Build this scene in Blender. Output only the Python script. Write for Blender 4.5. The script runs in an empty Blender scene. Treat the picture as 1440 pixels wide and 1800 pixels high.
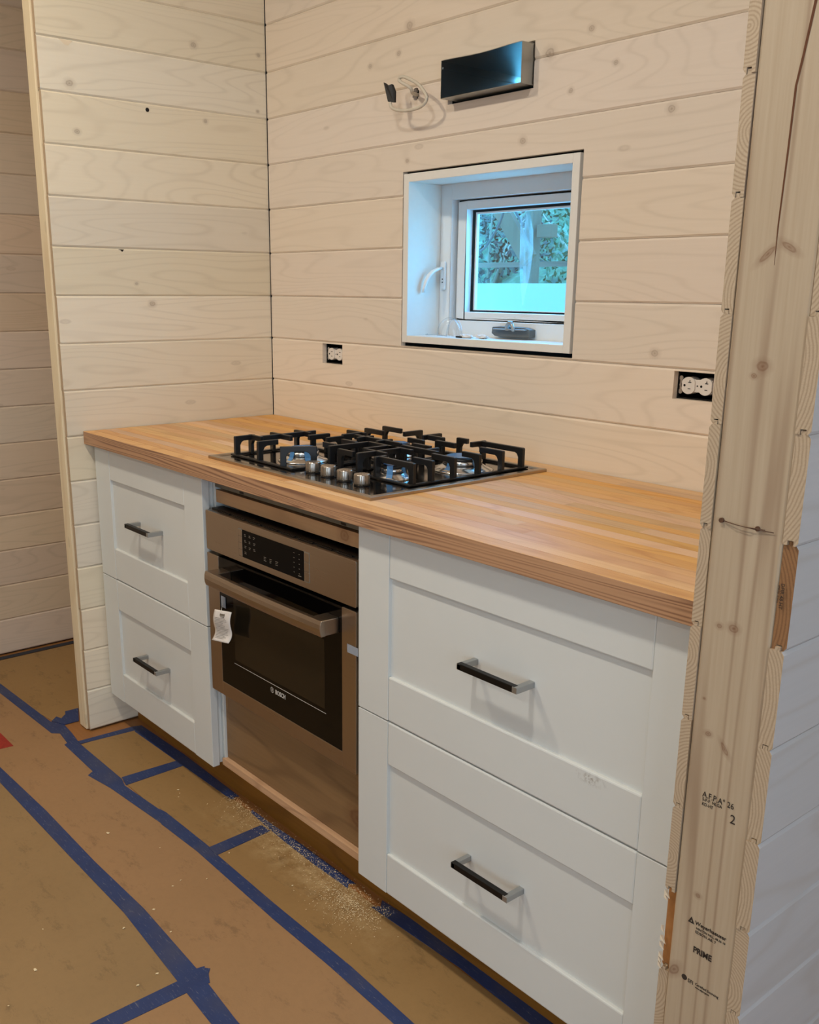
import bpy, math, random
from mathutils import Vector, Matrix
random.seed(7)
S = bpy.context.scene
COL = S.collection

# ------------------------------------------------------------------ camera
cd = bpy.data.cameras.new('camera')
cam = bpy.data.objects.new('camera', cd)
COL.objects.link(cam)
Mx = Matrix(((0.637913762, -0.206691668, 0.741852133), (0.770074280, 0.162215683, -0.616985961),
             (0.007185807, 0.964865082, 0.262647554))).to_4x4()
Mx.translation = Vector((2.6315967, -1.7303850, 1.3024098))
cam.matrix_world = Mx
cd.sensor_fit = 'VERTICAL'
cd.sensor_height = 36.0
cd.lens = 1706.236 / 1800 * 36
cd.shift_x = 48.524 / 1800
cd.shift_y = 71.239 / 1800
cd.clip_start = 0.02
S.camera = cam

# ------------------------------------------------------------------ world, lights, exposure
W = bpy.data.worlds.new('overcast_sky')
S.world = W
W.use_nodes = True
wn = W.node_tree
bg = wn.nodes['Background']
tcw = wn.nodes.new('ShaderNodeTexCoord')
sep = wn.nodes.new('ShaderNodeSeparateXYZ')
rmp = wn.nodes.new('ShaderNodeValToRGB')
wn.links.new(tcw.outputs['Generated'], sep.inputs[0])
wn.links.new(sep.outputs['Z'], rmp.inputs[0])
rmp.color_ramp.elements[0].color = (0.08, 0.36, 0.62, 1)
rmp.color_ramp.elements[1].color = (0.10, 0.46, 1.0, 1)
wn.links.new(rmp.outputs[0], bg.inputs[0])
bg.inputs[1].default_value = 13.5


def area(name, loc, size, power, color, rot=(0, 0, 0), shape='DISK', size_y=None, spread=math.pi):
    l = bpy.data.lights.new(name, 'AREA')
    l.shape = shape
    l.size = size
    if size_y:
        l.size_y = size_y
    l.energy = power
    l.color = color
    l.spread = spread
    o = bpy.data.objects.new(name, l)
    o.location = loc
    o.rotation_euler = rot
    COL.objects.link(o)
    return o


WARM = (1.0, 0.87, 0.67)
area('ceiling_light', (0.55, -1.45, 2.57), 0.15, 15, WARM)
area('ceiling_light', (1.65, -1.50, 2.57), 0.13, 14, (1.0, 0.97, 0.90))
area('ceiling_light', (0.6, -3.2, 2.57), 0.15, 11, (1.0, 0.93, 0.8))
area('ceiling_light', (3.0, -3.2, 2.57), 0.15, 9, (1.0, 0.96, 0.88))
# cool daylight from the right, by an added area light; wall has no opening
area('added_side_daylight', (4.38, -2.2, 1.3), 1.8, 28, (0.55, 0.75, 1.0), (0, math.radians(90), 0), 'RECTANGLE', 2.0)
area('added_front_daylight', (3.6, -4.48, 1.35), 1.5, 24, (0.55, 0.78, 1.0), (math.radians(90), 0, 0), 'RECTANGLE', 1.5)  # added share of cool daylight for the right cabinets; front wall has no window

vs = S.view_settings
vs.view_transform = 'Standard'
vs.look = 'None'
vs.gamma = 1.0
vs.use_curve_mapping = False
vs.exposure = 0.10
S.cycles.max_bounces = 8
S.cycles.transparent_max_bounces = 12


# ------------------------------------------------------------------ helpers: materials
def lin(r, g, b):
    f = lambda c: (c / 255 / 12.92) if c / 255 <= 0.04045 else ((c / 255 + 0.055) / 1.055) ** 2.4
    return (f(r), f(g), f(b), 1)


class NT:
    def __init__(s, name):
        s.m = bpy.data.materials.new(name)
        s.m.use_nodes = True
        s.t = s.m.node_tree
        s.b = s.t.nodes['Principled BSDF']

    def n(s, typ, **kw):
        nd = s.t.nodes.new(typ)
        for k, v in kw.items():
            setattr(nd, k, v)
        return nd

    def l(s, a, b):
        s.t.links.new(a, b)

    def math(s, op, a, b=None, c=None, clamp=False):
        nd = s.n('ShaderNodeMath', operation=op, use_clamp=clamp)
        for i, v in enumerate((a, b, c)):
            if v is None:
                continue
            if isinstance(v, (int, float)):
                nd.inputs[i].default_value = v
            else:
                s.l(v, nd.inputs[i])
        return nd.outputs[0]

    def mix(s, fac, a, b, blend='MIX'):
        nd = s.n('ShaderNodeMix', data_type='RGBA', blend_type=blend)
        for sock, v in ((nd.inputs[0], fac), (nd.inputs[6], a), (nd.inputs[7], b)):
            if isinstance(v, (int, float)):
                sock.default_value = v
            elif isinstance(v, tuple):
                sock.default_value = v
            else:
                s.l(v, sock)
        return nd.outputs[2]

    def noise(s, vec, scale, detail=3, rough=0.5, dist=0.0, out=0):
        nd = s.n('ShaderNodeTexNoise')
        s.l(vec, nd.inputs['Vector'])
        nd.inputs['Scale'].default_value = scale
        nd.inputs['Detail'].default_value = detail
        nd.inputs['Roughness'].default_value = rough
        nd.inputs['Distortion'].default_value = dist
        return nd.outputs[out]

    def pos(s, scale=(1, 1, 1), rand=0.0):
        g = s.n('ShaderNodeNewGeometry').outputs['Position']
        if rand:
            oi = s.n('ShaderNodeObjectInfo')
            v = s.n('ShaderNodeVectorMath', operation='SCALE')
            v.inputs[0].default_value = (rand, rand * 0.7, rand * 1.3)
            s.l(oi.outputs['Random'], v.inputs['Scale'])
            a = s.n('ShaderNodeVectorMath', operation='ADD')
            s.l(g, a.inputs[0])
            s.l(v.outputs[0], a.inputs[1])
            g = a.outputs[0]
        m = s.n('ShaderNodeVectorMath', operation='MULTIPLY')
        s.l(g, m.inputs[0])
        m.inputs[1].default_value = scale
        return m.outputs[0]

    def rand(s):
        return s.n('ShaderNodeObjectInfo').outputs['Random']

    def ramp(s, fac, stops):
        r = s.n('ShaderNodeValToRGB')
        s.l(fac, r.inputs[0])
        e = r.color_ramp.elements
        while len(e) < len(stops):
            e.new(0.5)
        for i, (p, c) in enumerate(stops):
            e[i].position = p
            e[i].color = c if isinstance(c, tuple) else (c, c, c, 1)
        return r.outputs[0]

    def bump(s, h, strength=0.2, dist=0.001):
        b = s.n('ShaderNodeBump')
        b.inputs['Strength'].default_value = strength
        b.inputs['Distance'].default_value = dist
        s.l(h, b.inputs['Height'])
        s.l(b.outputs[0], s.b.inputs['Normal'])


def simple(name, col, rough=0.5, metal=0.0, grain=0.04, gscale=60, **kw):
    """procedural base: colour with a slight mottling"""
    N = NT(name)
    p = N.pos()
    f = N.noise(p, gscale, 3)
    c2 = tuple(min(1, v * (1 - grain * 3)) for v in col[:3]) + (1,)
    N.l(N.mix(f, col, c2), N.b.inputs['Base Color'])
    N.b.inputs['Roughness'].default_value = rough
    N.b.inputs['Metallic'].default_value = metal
    for k, v in kw.items():
        N.b.inputs[k.replace('_', ' ')].default_value = v
    return N.m


def knot_mask(N, comps, lst, soft=1.0):
    """max over listed knots of a soft disc; comps = the two axes used; returns (disc, ring)"""
    g = N.n('ShaderNodeNewGeometry').outputs['Position']
    nz = N.noise(g, 90, 2)
    sp = N.n('ShaderNodeSeparateXYZ')
    N.l(g, sp.inputs[0])
    a, b = sp.outputs[comps[0]], sp.outputs[comps[1]]
    out = None
    for kn_ in lst:
        u, v, r = kn_[:3]
        asp, ang = (kn_[3], math.radians(kn_[4])) if len(kn_) > 3 else (1.25, 0)
        A_, B_ = N.math('SUBTRACT', a, u), N.math('SUBTRACT', b, v)
        ca_, sa_ = math.cos(ang), math.sin(ang)
        dx = N.math('MULTIPLY', A_, ca_ / (r * asp))
        dz = N.math('MULTIPLY', B_, 1 / r * ca_)
        if ang:
            dx = N.math('MULTIPLY_ADD', B_, sa_ / (r * asp), dx)
            dz = N.math('MULTIPLY_ADD', A_, -sa_ / r, dz)
        d = N.math('SQRT', N.math('ADD', N.math('MULTIPLY', dx, dx), N.math('MULTIPLY', dz, dz)))
        out = d if out is None else N.math('MINIMUM', out, d)
    return N.math('ADD', out, N.math('MULTIPLY', N.math('SUBTRACT', nz, 0.5), 0.6))


def wood(name, axis, ca, cb, line=0.3, linecol=None, fine=0.25, var=0.15, rings=16, rough=0.6, knots=None,
         knotcol=None, contrast=1.0, ringscale=1.0, spec=0.4, kaxes=('X', 'Z'), coat=0.0, vorknots=True, hue=None, sharp=7.0, along=0.9):
    N = NT(name)
    A = {'x': 0, 'y': 1, 'z': 2}[axis]
    low = [5.5 * ringscale] * 3
    low[A] = along * ringscale
    hi = [170] * 3
    hi[A] = 5
    pl = N.pos(tuple(low), 13.0)
    ph = N.pos(tuple(hi), 5.0)
    n1 = N.noise(pl, 1.0, 2, 0.45)
    s = N.math('SINE', N.math('MULTIPLY', n1, rings * 6.283))
    s = N.math('MULTIPLY_ADD', s, 0.5, 0.5)
    s = N.math('POWER', s, sharp)
    fade = N.noise(N.pos((3, 3, 3), 9.0), 1.2, 1)
    s = N.math('MULTIPLY', s, N.math('MULTIPLY', fade, 1.6, clamp=True))
    n2 = N.noise(ph, 1.0, 3, 0.6)
    base = N.mix(N.math('MULTIPLY_ADD', n2, fine * 3, 0.5 - fine * 1.5, clamp=True), ca, cb)
    lc = linecol or tuple(v * 0.6 for v in cb[:3]) + (1,)
    base = N.mix(N.math('MULTIPLY', s, line), base, lc)
    # tone of the single board
    r = N.rand()
    val = N.math('MULTIPLY_ADD', r, var, 1 - var / 2)
    hsv = N.n('ShaderNodeHueSaturation')
    N.l(val, hsv.inputs['Value'])
    r2 = N.math('FRACT', N.math('MULTIPLY', r, 17.3))
    N.l(N.math('MULTIPLY_ADD', r2, 0.3 if hue is None else hue, 0.85 if hue is None else 1 - hue / 2), hsv.inputs['Saturation'])
    N.l(N.math('MULTIPLY_ADD', N.math('FRACT', N.math('MULTIPLY', r, 41.7)), 0.012, 0.494), hsv.inputs['Hue'])
    N.l(base, hsv.inputs['Color'])
    base = hsv.outputs[0]
    kc = knotcol or tuple(v * 0.45 for v in cb[:3]) + (1,)
    if vorknots:
        sc = [9] * 3
        sc[A] = 3.5
        v = N.n('ShaderNodeTexVoronoi')
        N.l(N.pos(tuple(sc), 7.0), v.inputs['Vector'])
        v.inputs['Scale'].default_value = 1.0
        dd = v.outputs['Distance']
        k = N.ramp(dd, [(0.0, 0.75), (0.035, 0.35), (0.05, 0.6), (0.075, 0.0)])
        base = N.mix(N.math('MULTIPLY', k, 0.45), base, kc)
    if knots:
        d = knot_mask(N, kaxes, knots)
        k = N.ramp(N.math('MULTIPLY', d, .4), [(0.0, 0.75), (0.18, 0.4), (0.32, 0.6), (0.42, 0.22), (0.85, 0.0)])
        base = N.mix(k, base, kc)
    N.l(base, N.b.inputs['Base Color'])
    N.b.inputs['Roughness'].default_value = rough
    N.b.inputs['Specular IOR Level'].default_value = spec
    N.b.inputs['Coat Weight'].default_value = coat
    N.bump(N.math('ADD', N.math('MULTIPLY', n2, 0.5), N.math('MULTIPLY', s, -0.4)), 0.25, 0.0008)
    return N.m


def endgrain(name, ca, cb, scale=260):
    """growth rings curving about a pith that sits just outside each board"""
    N = NT(name)
    g = N.n('ShaderNodeNewGeometry').outputs['Position']
    sp = N.n('ShaderNodeSeparateXYZ')
    N.l(g, sp.inputs[0])
    r = N.rand()
    zz = N.math('FRACT', N.math('MULTIPLY', N.math('SUBTRACT', sp.outputs[2], .0057), 1 / .1271))
    zz = N.math('MULTIPLY', N.math('SUBTRACT', zz, N.math('MULTIPLY_ADD', r, .7, .15)), .1271)
    xx = N.math('SUBTRACT', N.math('MULTIPLY', sp.outputs[0], 1.0), N.math('MULTIPLY_ADD', N.math('FRACT', N.math('MULTIPLY', r, 23.7)), .16, 1.92))
    d = N.math('SQRT', N.math('ADD', N.math('MULTIPLY', zz, zz), N.math('MULTIPLY', xx, xx)))
    d = N.math('ADD', d, N.math('MULTIPLY', N.noise(N.pos(), 25, 2), .006))
    w = N.math('MULTIPLY_ADD', N.math('SINE', N.math('MULTIPLY', d, 6.283 / .0042)), .5, .5)
    f = N.math('MULTIPLY', N.math('POWER', w, 2.0), .6)
    n = N.noise(N.pos(), 500, 2)
    N.l(N.mix(N.math('MULTIPLY_ADD', n, .45, f, clamp=True), ca, cb), N.b.inputs['Base Color'])
    N.b.inputs['Roughness'].default_value = 0.8
    N.bump(n, 0.3, 0.0008)
    return N.m


KB = [(0.602, 1.869, .006), (0.489, 1.856, .006), (0.642, 1.925, .009), (1.21, 1.819, .006), (1.0325, 1.623, .007),
      (0.64, 1.615, .005), (1.164, 1.708, .005), (1.418, 1.642, .007), (1.424, 1.1775, .007), (1.277, 1.745, .005),
      (1.10, 1.79, .010)]
KL = [(-0.606, 1.809, .008), (-0.238, 1.952, .007), (-0.025, 1.956, .005), (-0.594, 1.694, .006),
      (-0.209, 1.759, .005), (-0.4045, 1.255, .007), (-0.032, 1.804, .004), (-0.45, 1.31, .004)]
KS = [(2.040, 1.342, .0036, 3.5, 42), (2.064, 1.349, .0036, 3.0, -32), (2.053, .747, .0030, 3.2, -55), (2.014, .399, .0062, 1.8, 52), (2.048, 1.220, .0060), (2.039, 1.209, .0028), (2.0285, 0.904, .0032), (2.0477, 0.906, .0050),
      (2.0284, 0.759, .0035), (2.038, 0.528, .0032), 
      (2.018, 0.804, .0016)]

CW1, CW2, CWL = lin(231, 216, 198), lin(220, 204, 185), lin(168, 150, 128)
M = {}
M['plank_back'] = wood('whitewashed_boards_back', 'x', CW1, CW2, 0.15, CWL, fine=.22, var=.10, rings=26, along=.7,
                       knots=KB, knotcol=lin(150, 130, 112))
M['plank_left'] = wood('whitewashed_boards_left', 'y', lin(229, 217, 196), lin(219, 205, 182), 0.18, CWL, fine=.22, var=.12,
                       rings=26, along=.7, knots=KL, knotcol=lin(140, 122, 104), kaxes=('Y', 'Z'))
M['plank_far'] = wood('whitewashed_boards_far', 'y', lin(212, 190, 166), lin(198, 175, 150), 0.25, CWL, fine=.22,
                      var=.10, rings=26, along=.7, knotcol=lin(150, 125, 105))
M['plank_right'] = wood('whitewashed_boards_right', 'y', lin(206, 203, 202), lin(194, 191, 190), 0.2, CWL, fine=.2,
                        var=.06, rings=9, knotcol=lin(130, 120, 115))
M['ceiling'] = wood('whitewashed_boards_ceiling', 'x', CW1, CW2, 0.2, CWL)
M['pine_end'] = endgrain('pine_end_grain', lin(190, 168, 140), lin(156, 132, 104))
M['pine_end_dark'] = endgrain('darker_end_grain', lin(150, 108, 68), lin(112, 76, 46))
M['stud'] = wood('raw_spruce', 'z', lin(186, 164, 136), lin(172, 148, 118), 0.6, lin(134, 102, 74), fine=.5, var=.03, ringscale=2.6, along=.14,
                 rings=9, rough=.75, knots=KS, knotcol=lin(104, 58, 26), vorknots=False)
M['trim_pine'] = wood('pale_pine', 'z', lin(230, 216, 186), lin(216, 200, 166), 0.25, lin(190, 156, 110), fine=.25,
                      var=.03, rings=8, rough=.7)
M['fir'] = wood('oiled_fir', 'x', lin(222, 180, 128), lin(202, 154, 103), 0.35, lin(170, 112, 70), fine=.35, var=.24,
                rings=10, rough=.5, spec=.4, knotcol=lin(130, 80, 50), ringscale=1.6, vorknots=False, hue=.35)
M['fir_edge'] = wood('oiled_fir_edge', 'x', lin(186, 148, 116), lin(170, 130, 98), 0.8, lin(110, 76, 60), fine=.25, sharp=2.0, along=.16,
                     var=.05, rings=36, rough=.45, ringscale=3.0, vorknots=False)
M['ply'] = wood('stained_plywood', 'x', lin(142, 104, 60), lin(118, 82, 44), 0.35, lin(84, 54, 28), fine=.3, var=.1,
                rings=7, rough=.5, knots=[(1.168, .20, .022)], knotcol=lin(84, 42, 22), vorknots=False)
M['rail_pine'] = wood('rail_pine', 'x', lin(196, 148, 98), lin(172, 122, 76), 0.3, lin(130, 84, 46), fine=.2, var=.05,
                      rings=7, rough=.5, knots=[(1.13, .823, .012)], knotcol=lin(120, 74, 40), vorknots=False)
M['ledge'] = wood('ledge_ply_edge', 'x', lin(206, 168, 124), lin(176, 134, 92), 0.4, lin(140, 100, 64), fine=.4, var=.02)
M['floorwood'] = wood('fir_floor', 'x', lin(160, 112, 72), lin(136, 90, 54), 0.35, lin(96, 60, 34), fine=.3, var=.1,
                      rings=8, rough=.45)
M['dark'] = simple('cavity_black', lin(22, 16, 12), .9, gscale=30)
M['void'] = simple('black_plastic', lin(9, 8, 8), .4, Specular_IOR_Level=.3)
M['gap_grey'] = simple('grey_metal_rail', lin(112, 106, 92), .45, .3)
M['drywall'] = simple('plain_room_wall', lin(214, 204, 188), .9)
M['vinyl'] = simple('white_vinyl', lin(226, 230, 232), .35, grain=.01)
M['liner'] = simple('white_painted_liner', lin(228, 226, 220), .5, grain=.02)


def paint():
    N = NT('white_cabinet_paint')
    g = N.n('ShaderNodeNewGeometry').outputs['Position']
    sp = N.n('ShaderNodeSeparateXYZ')
    N.l(g, sp.inputs[0])
    c = N.mix(N.noise(N.pos(), 14, 2), lin(210, 211, 207), lin(206, 208, 204))
    # a rubbed grey scuff low on the upper right drawer
    dx = N.math('MULTIPLY', N.math('SUBTRACT', sp.outputs[0], 1.797), 1 / .034)
    dz = N.math('MULTIPLY', N.math('SUBTRACT', sp.outputs[2], .573), 1 / .013)
    d = N.math('SQRT', N.math('ADD', N.math('MULTIPLY', dx, dx), N.math('MULTIPLY', dz, dz)))
    nz = N.noise(N.pos(), 130, 4, .7)
    m = N.math('MULTIPLY', N.math('SUBTRACT', 1.0, d, clamp=True), N.ramp(nz, [(0.48, 0.0), (0.62, 1.0)]))
    c = N.mix(N.math('MULTIPLY', m, 1.1, clamp=True), c, lin(150, 142, 132))
    N.l(c, N.b.inputs['Base Color'])
    N.b.inputs['Roughness'].default_value = .38
    N.bump(N.noise(N.pos(), 900, 2), 0.04, 0.0005)
    return N.m


M['paint'] = paint()


def steel(name, axis, col, rough=.3, scale=900):
    N = NT(name)
    A = {'x': 0, 'y': 1, 'z': 2}[axis]
    sc = [scale] * 3
    sc[A] = 6
    n = N.noise(N.pos(tuple(sc)), 1, 2)
    N.l(N.mix(n, col, tuple(v * .93 for v in col[:3]) + (1,)), N.b.inputs['Base Color'])
    N.b.inputs['Metallic'].default_value = 1
    N.l(N.math('MULTIPLY_ADD', n, .12, rough - .06), N.b.inputs['Roughness'])
    return N.m


M['steel'] = steel('brushed_stainless', 'x', lin(178, 164, 148), .30)
M['steel_knob'] = steel('knurled_steel', 'z', lin(186, 176, 164), .28, 500)
M['steel_deck'] = steel('polished_steel_deck', 'x', lin(122, 116, 110), .12)
M['chrome'] = simple('bright_metal', lin(232, 232, 230), .22, 1.0, gscale=20)
M['alu'] = simple('satin_aluminium', lin(176, 178, 178), .35, .85, gscale=40)
M['duct'] = simple('galvanised_sheet', lin(176, 178, 176), .36, 1.0, gscale=12)
M['iron'] = simple('cast_iron', lin(17, 17, 18), .4, gscale=400, grain=.1)
M['glass_black'] = simple('black_oven_glass', lin(5, 4, 4), .05, Specular_IOR_Level=.2)
M['display_glass'] = simple('display_glass', lin(5, 4, 4), .12, Specular_IOR_Level=.08)
M['glass_window'] = simple('oven_window_glass', lin(34, 27, 17), .10, Specular_IOR_Level=.3)  # dull brown reflection is put into this glass colour
M['print_light'] = simple('pale_print', lin(190, 186, 178), .6)
M['print_grey'] = simple('grey_print', lin(120, 112, 100), .6)
M['ink'] = simple('stamp_ink', lin(52, 40, 30), .8, grain=.1, gscale=300)
M['white_plastic'] = simple('white_plastic', lin(226, 218, 208), .35)
M['cable'] = simple('white_cable', lin(206, 196, 178), .5)
M['black_tape'] = simple('black_plug', lin(34, 30, 26), .6)
M['white_paper'] = simple('white_paper', lin(226, 220, 214), .7)
M['red'] = simple('red_sticker', lin(178, 48, 34), .6, grain=.2, gscale=120)
M['chip'] = simple('wood_chip', lin(232, 210, 168), .8)
M['splinter'] = simple('pale_splinter', lin(232, 214, 186), .8)
M['orange_wood'] = simple('resinous_wood', lin(176, 118, 62), .7, grain=.12, gscale=90)
M['film'] = simple('blue_film', lin(78, 136, 190), .25, Alpha=.85)
M['clear_tape'] = simple('clear_tape', lin(176, 184, 196), .3, Alpha=.6)


def clear(name, tint=(1, 1, 1, 1), gl=.08, haze=0.0):
    N = NT(name)
    t = N.t
    tr = N.n('ShaderNodeBsdfTransparent')
    tr.inputs[0].default_value = tint
    gs = N.n('ShaderNodeBsdfGlossy')
    gs.inputs['Roughness'].default_value = .05
    lw = N.n('ShaderNodeLayerWeight')
    lw.inputs[0].default_value = .35
    mx = N.n('ShaderNodeMixShader')
    N.l(N.math('MULTIPLY_ADD', lw.outputs['Facing'], .35, gl), mx.inputs[0])
    N.l(tr.outputs[0], mx.inputs[1])
    N.l(gs.outputs[0], mx.inputs[2])
    last = mx.outputs[0]
    if haze:
        df = N.n('ShaderNodeBsdfTranslucent')
        df.inputs[0].default_value = (.8, .88, .9, 1)
        m2 = N.n('ShaderNodeMixShader')
        nz = N.noise(N.pos((60, 60, 14)), 1, 4)
        N.l(N.math('MULTIPLY', N.ramp(nz, [(.35, .25), (.6, 1.0)]), haze), m2.inputs[0])
        N.l(last, m2.inputs[1])
        N.l(df.outputs[0], m2.inputs[2])
        last = m2.outputs[0]
    N.l(last, t.nodes['Material Output'].inputs[0])
    return N.m


M['pane'] = clear('window_pane_glass', (.93, .98, .98, 1), .03)
M['film_clear'] = clear('cloudy_film', (.95, 1, 1, 1), .05, .20)
M['lens'] = clear('clear_plastic', (.93, .95, .97, 1), .10)


def paper(name, ca, cb, dust=False):
    N = NT(name)
    n1 = N.noise(N.pos(), 3.5, 4, .6)
    n2 = N.noise(N.pos(), 60, 3, .7)
    c = N.mix(n1, ca, cb)
    sm = N.ramp(N.noise(N.pos((1, 2.2, 1)), 9, 6, .75), [(0.56, 0.0), (0.66, 1.0)])
    c = N.mix(N.math('MULTIPLY', sm, .5), c, tuple(v * .42 for v in ca[:3]) + (1,))
    c = N.mix(N.math('MULTIPLY', N.ramp(n2, [(.45, 0.0), (.75, 1.0)]), .18), c, tuple(v * .6 for v in ca[:3]) + (1,))
    if dust:
        g = N.n('ShaderNodeNewGeometry').outputs['Position']
        sp = N.n('ShaderNodeSeparateXYZ')
        N.l(g, sp.inputs[0])
        yy = N.math('MULTIPLY', N.math('ABSOLUTE', N.math('SUBTRACT', sp.outputs[1], -.585)), 1 / .09)
        xx = N.math('MULTIPLY', N.math('ABSOLUTE', N.math('SUBTRACT', sp.outputs[0], .98)), 1 / .42)
        k = N.math('SUBTRACT', 1.0, N.math('MAXIMUM', xx, yy), clamp=True)
        k = N.math('MULTIPLY', k, N.ramp(N.noise(N.pos(), 22, 5, .75), [(.4, 0.0), (.62, 1.0)]))
        c = N.mix(N.math('MULTIPLY', k, .9, clamp=True), c, lin(192, 164, 118))
    N.l(c, N.b.inputs['Base Color'])
    N.b.inputs['Roughness'].default_value = .62
    N.bump(N.math('ADD', N.noise(N.pos(), 300, 2), N.math('MULTIPLY', n1, 2.0)), .15, .001)
    return N.m


M['paper_red'] = paper('brown_floor_paper', lin(164, 126, 88), lin(150, 116, 78))
M['paper_brown'] = paper('soiled_floor_paper', lin(156, 126, 86), lin(138, 110, 72))
M['paper_khaki'] = paper('tan_floor_board', lin(156, 122, 76), lin(142, 110, 66), True)


def tape_mat():
    N = NT('blue_painters_tape')
    c = N.mix(N.noise(N.pos(), 25, 3), lin(42, 62, 110), lin(32, 47, 90))
    g = N.noise(N.pos((40, 260, 1)), 1, 5, .75)
    c = N.mix(N.math('MULTIPLY', N.ramp(g, [(.58, 0.0), (.68, 1.0)]), .5), c, lin(150, 150, 150))
    d = N.noise(N.pos(), 7, 3)
    c = N.mix(N.math('MULTIPLY', N.ramp(d, [(.5, 0.0), (.75, 1.0)]), .35), c, lin(88, 82, 78))
    N.l(c, N.b.inputs['Base Color'])
    N.b.inputs['Roughness'].default_value = .6
    N.bump(g, .3, .0008)
    return N.m


M['tape'] = tape_mat()
M['tape_dark'] = simple('dusty_dark_tape', lin(42, 46, 58), .7, grain=.15, gscale=120)
# outside
M['panel_out'] = simple('white_outdoor_panel', lin(236, 238, 238), .7, grain=.01)
M['timber_out'] = wood('weathered_timber', 'z', lin(112, 92, 76), lin(88, 72, 60), .4, rough=.8)
M['beam_out'] = wood('weathered_beam', 'x', lin(112, 92, 76), lin(88, 72, 60), .4, rough=.8)
M['rope'] = simple('dark_hose', lin(60, 62, 62), .7)
M['foliage'] = simple('green_leaves', lin(62, 100, 66), .7, grain=.22, gscale=9)
M['foliage_dark'] = simple('dark_leaves', lin(26, 42, 34), .7, grain=.22, gscale=9)
M['branch'] = simple('dead_branch', lin(150, 138, 122), .8)


def hill_mat():
    N = NT('mossy_bank')
    n = N.noise(N.pos(), 3.2, 6, .75)
    c = N.ramp(n, [(.32, lin(22, 30, 30)), (.45, lin(46, 66, 52)), (.55, lin(70, 98, 66)), (.68, lin(120, 134, 120))])
    N.l(c, N.b.inputs['Base Color'])
    N.b.inputs['Roughness'].default_value = .9
    return N.m


M['hill'] = hill_mat()


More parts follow.
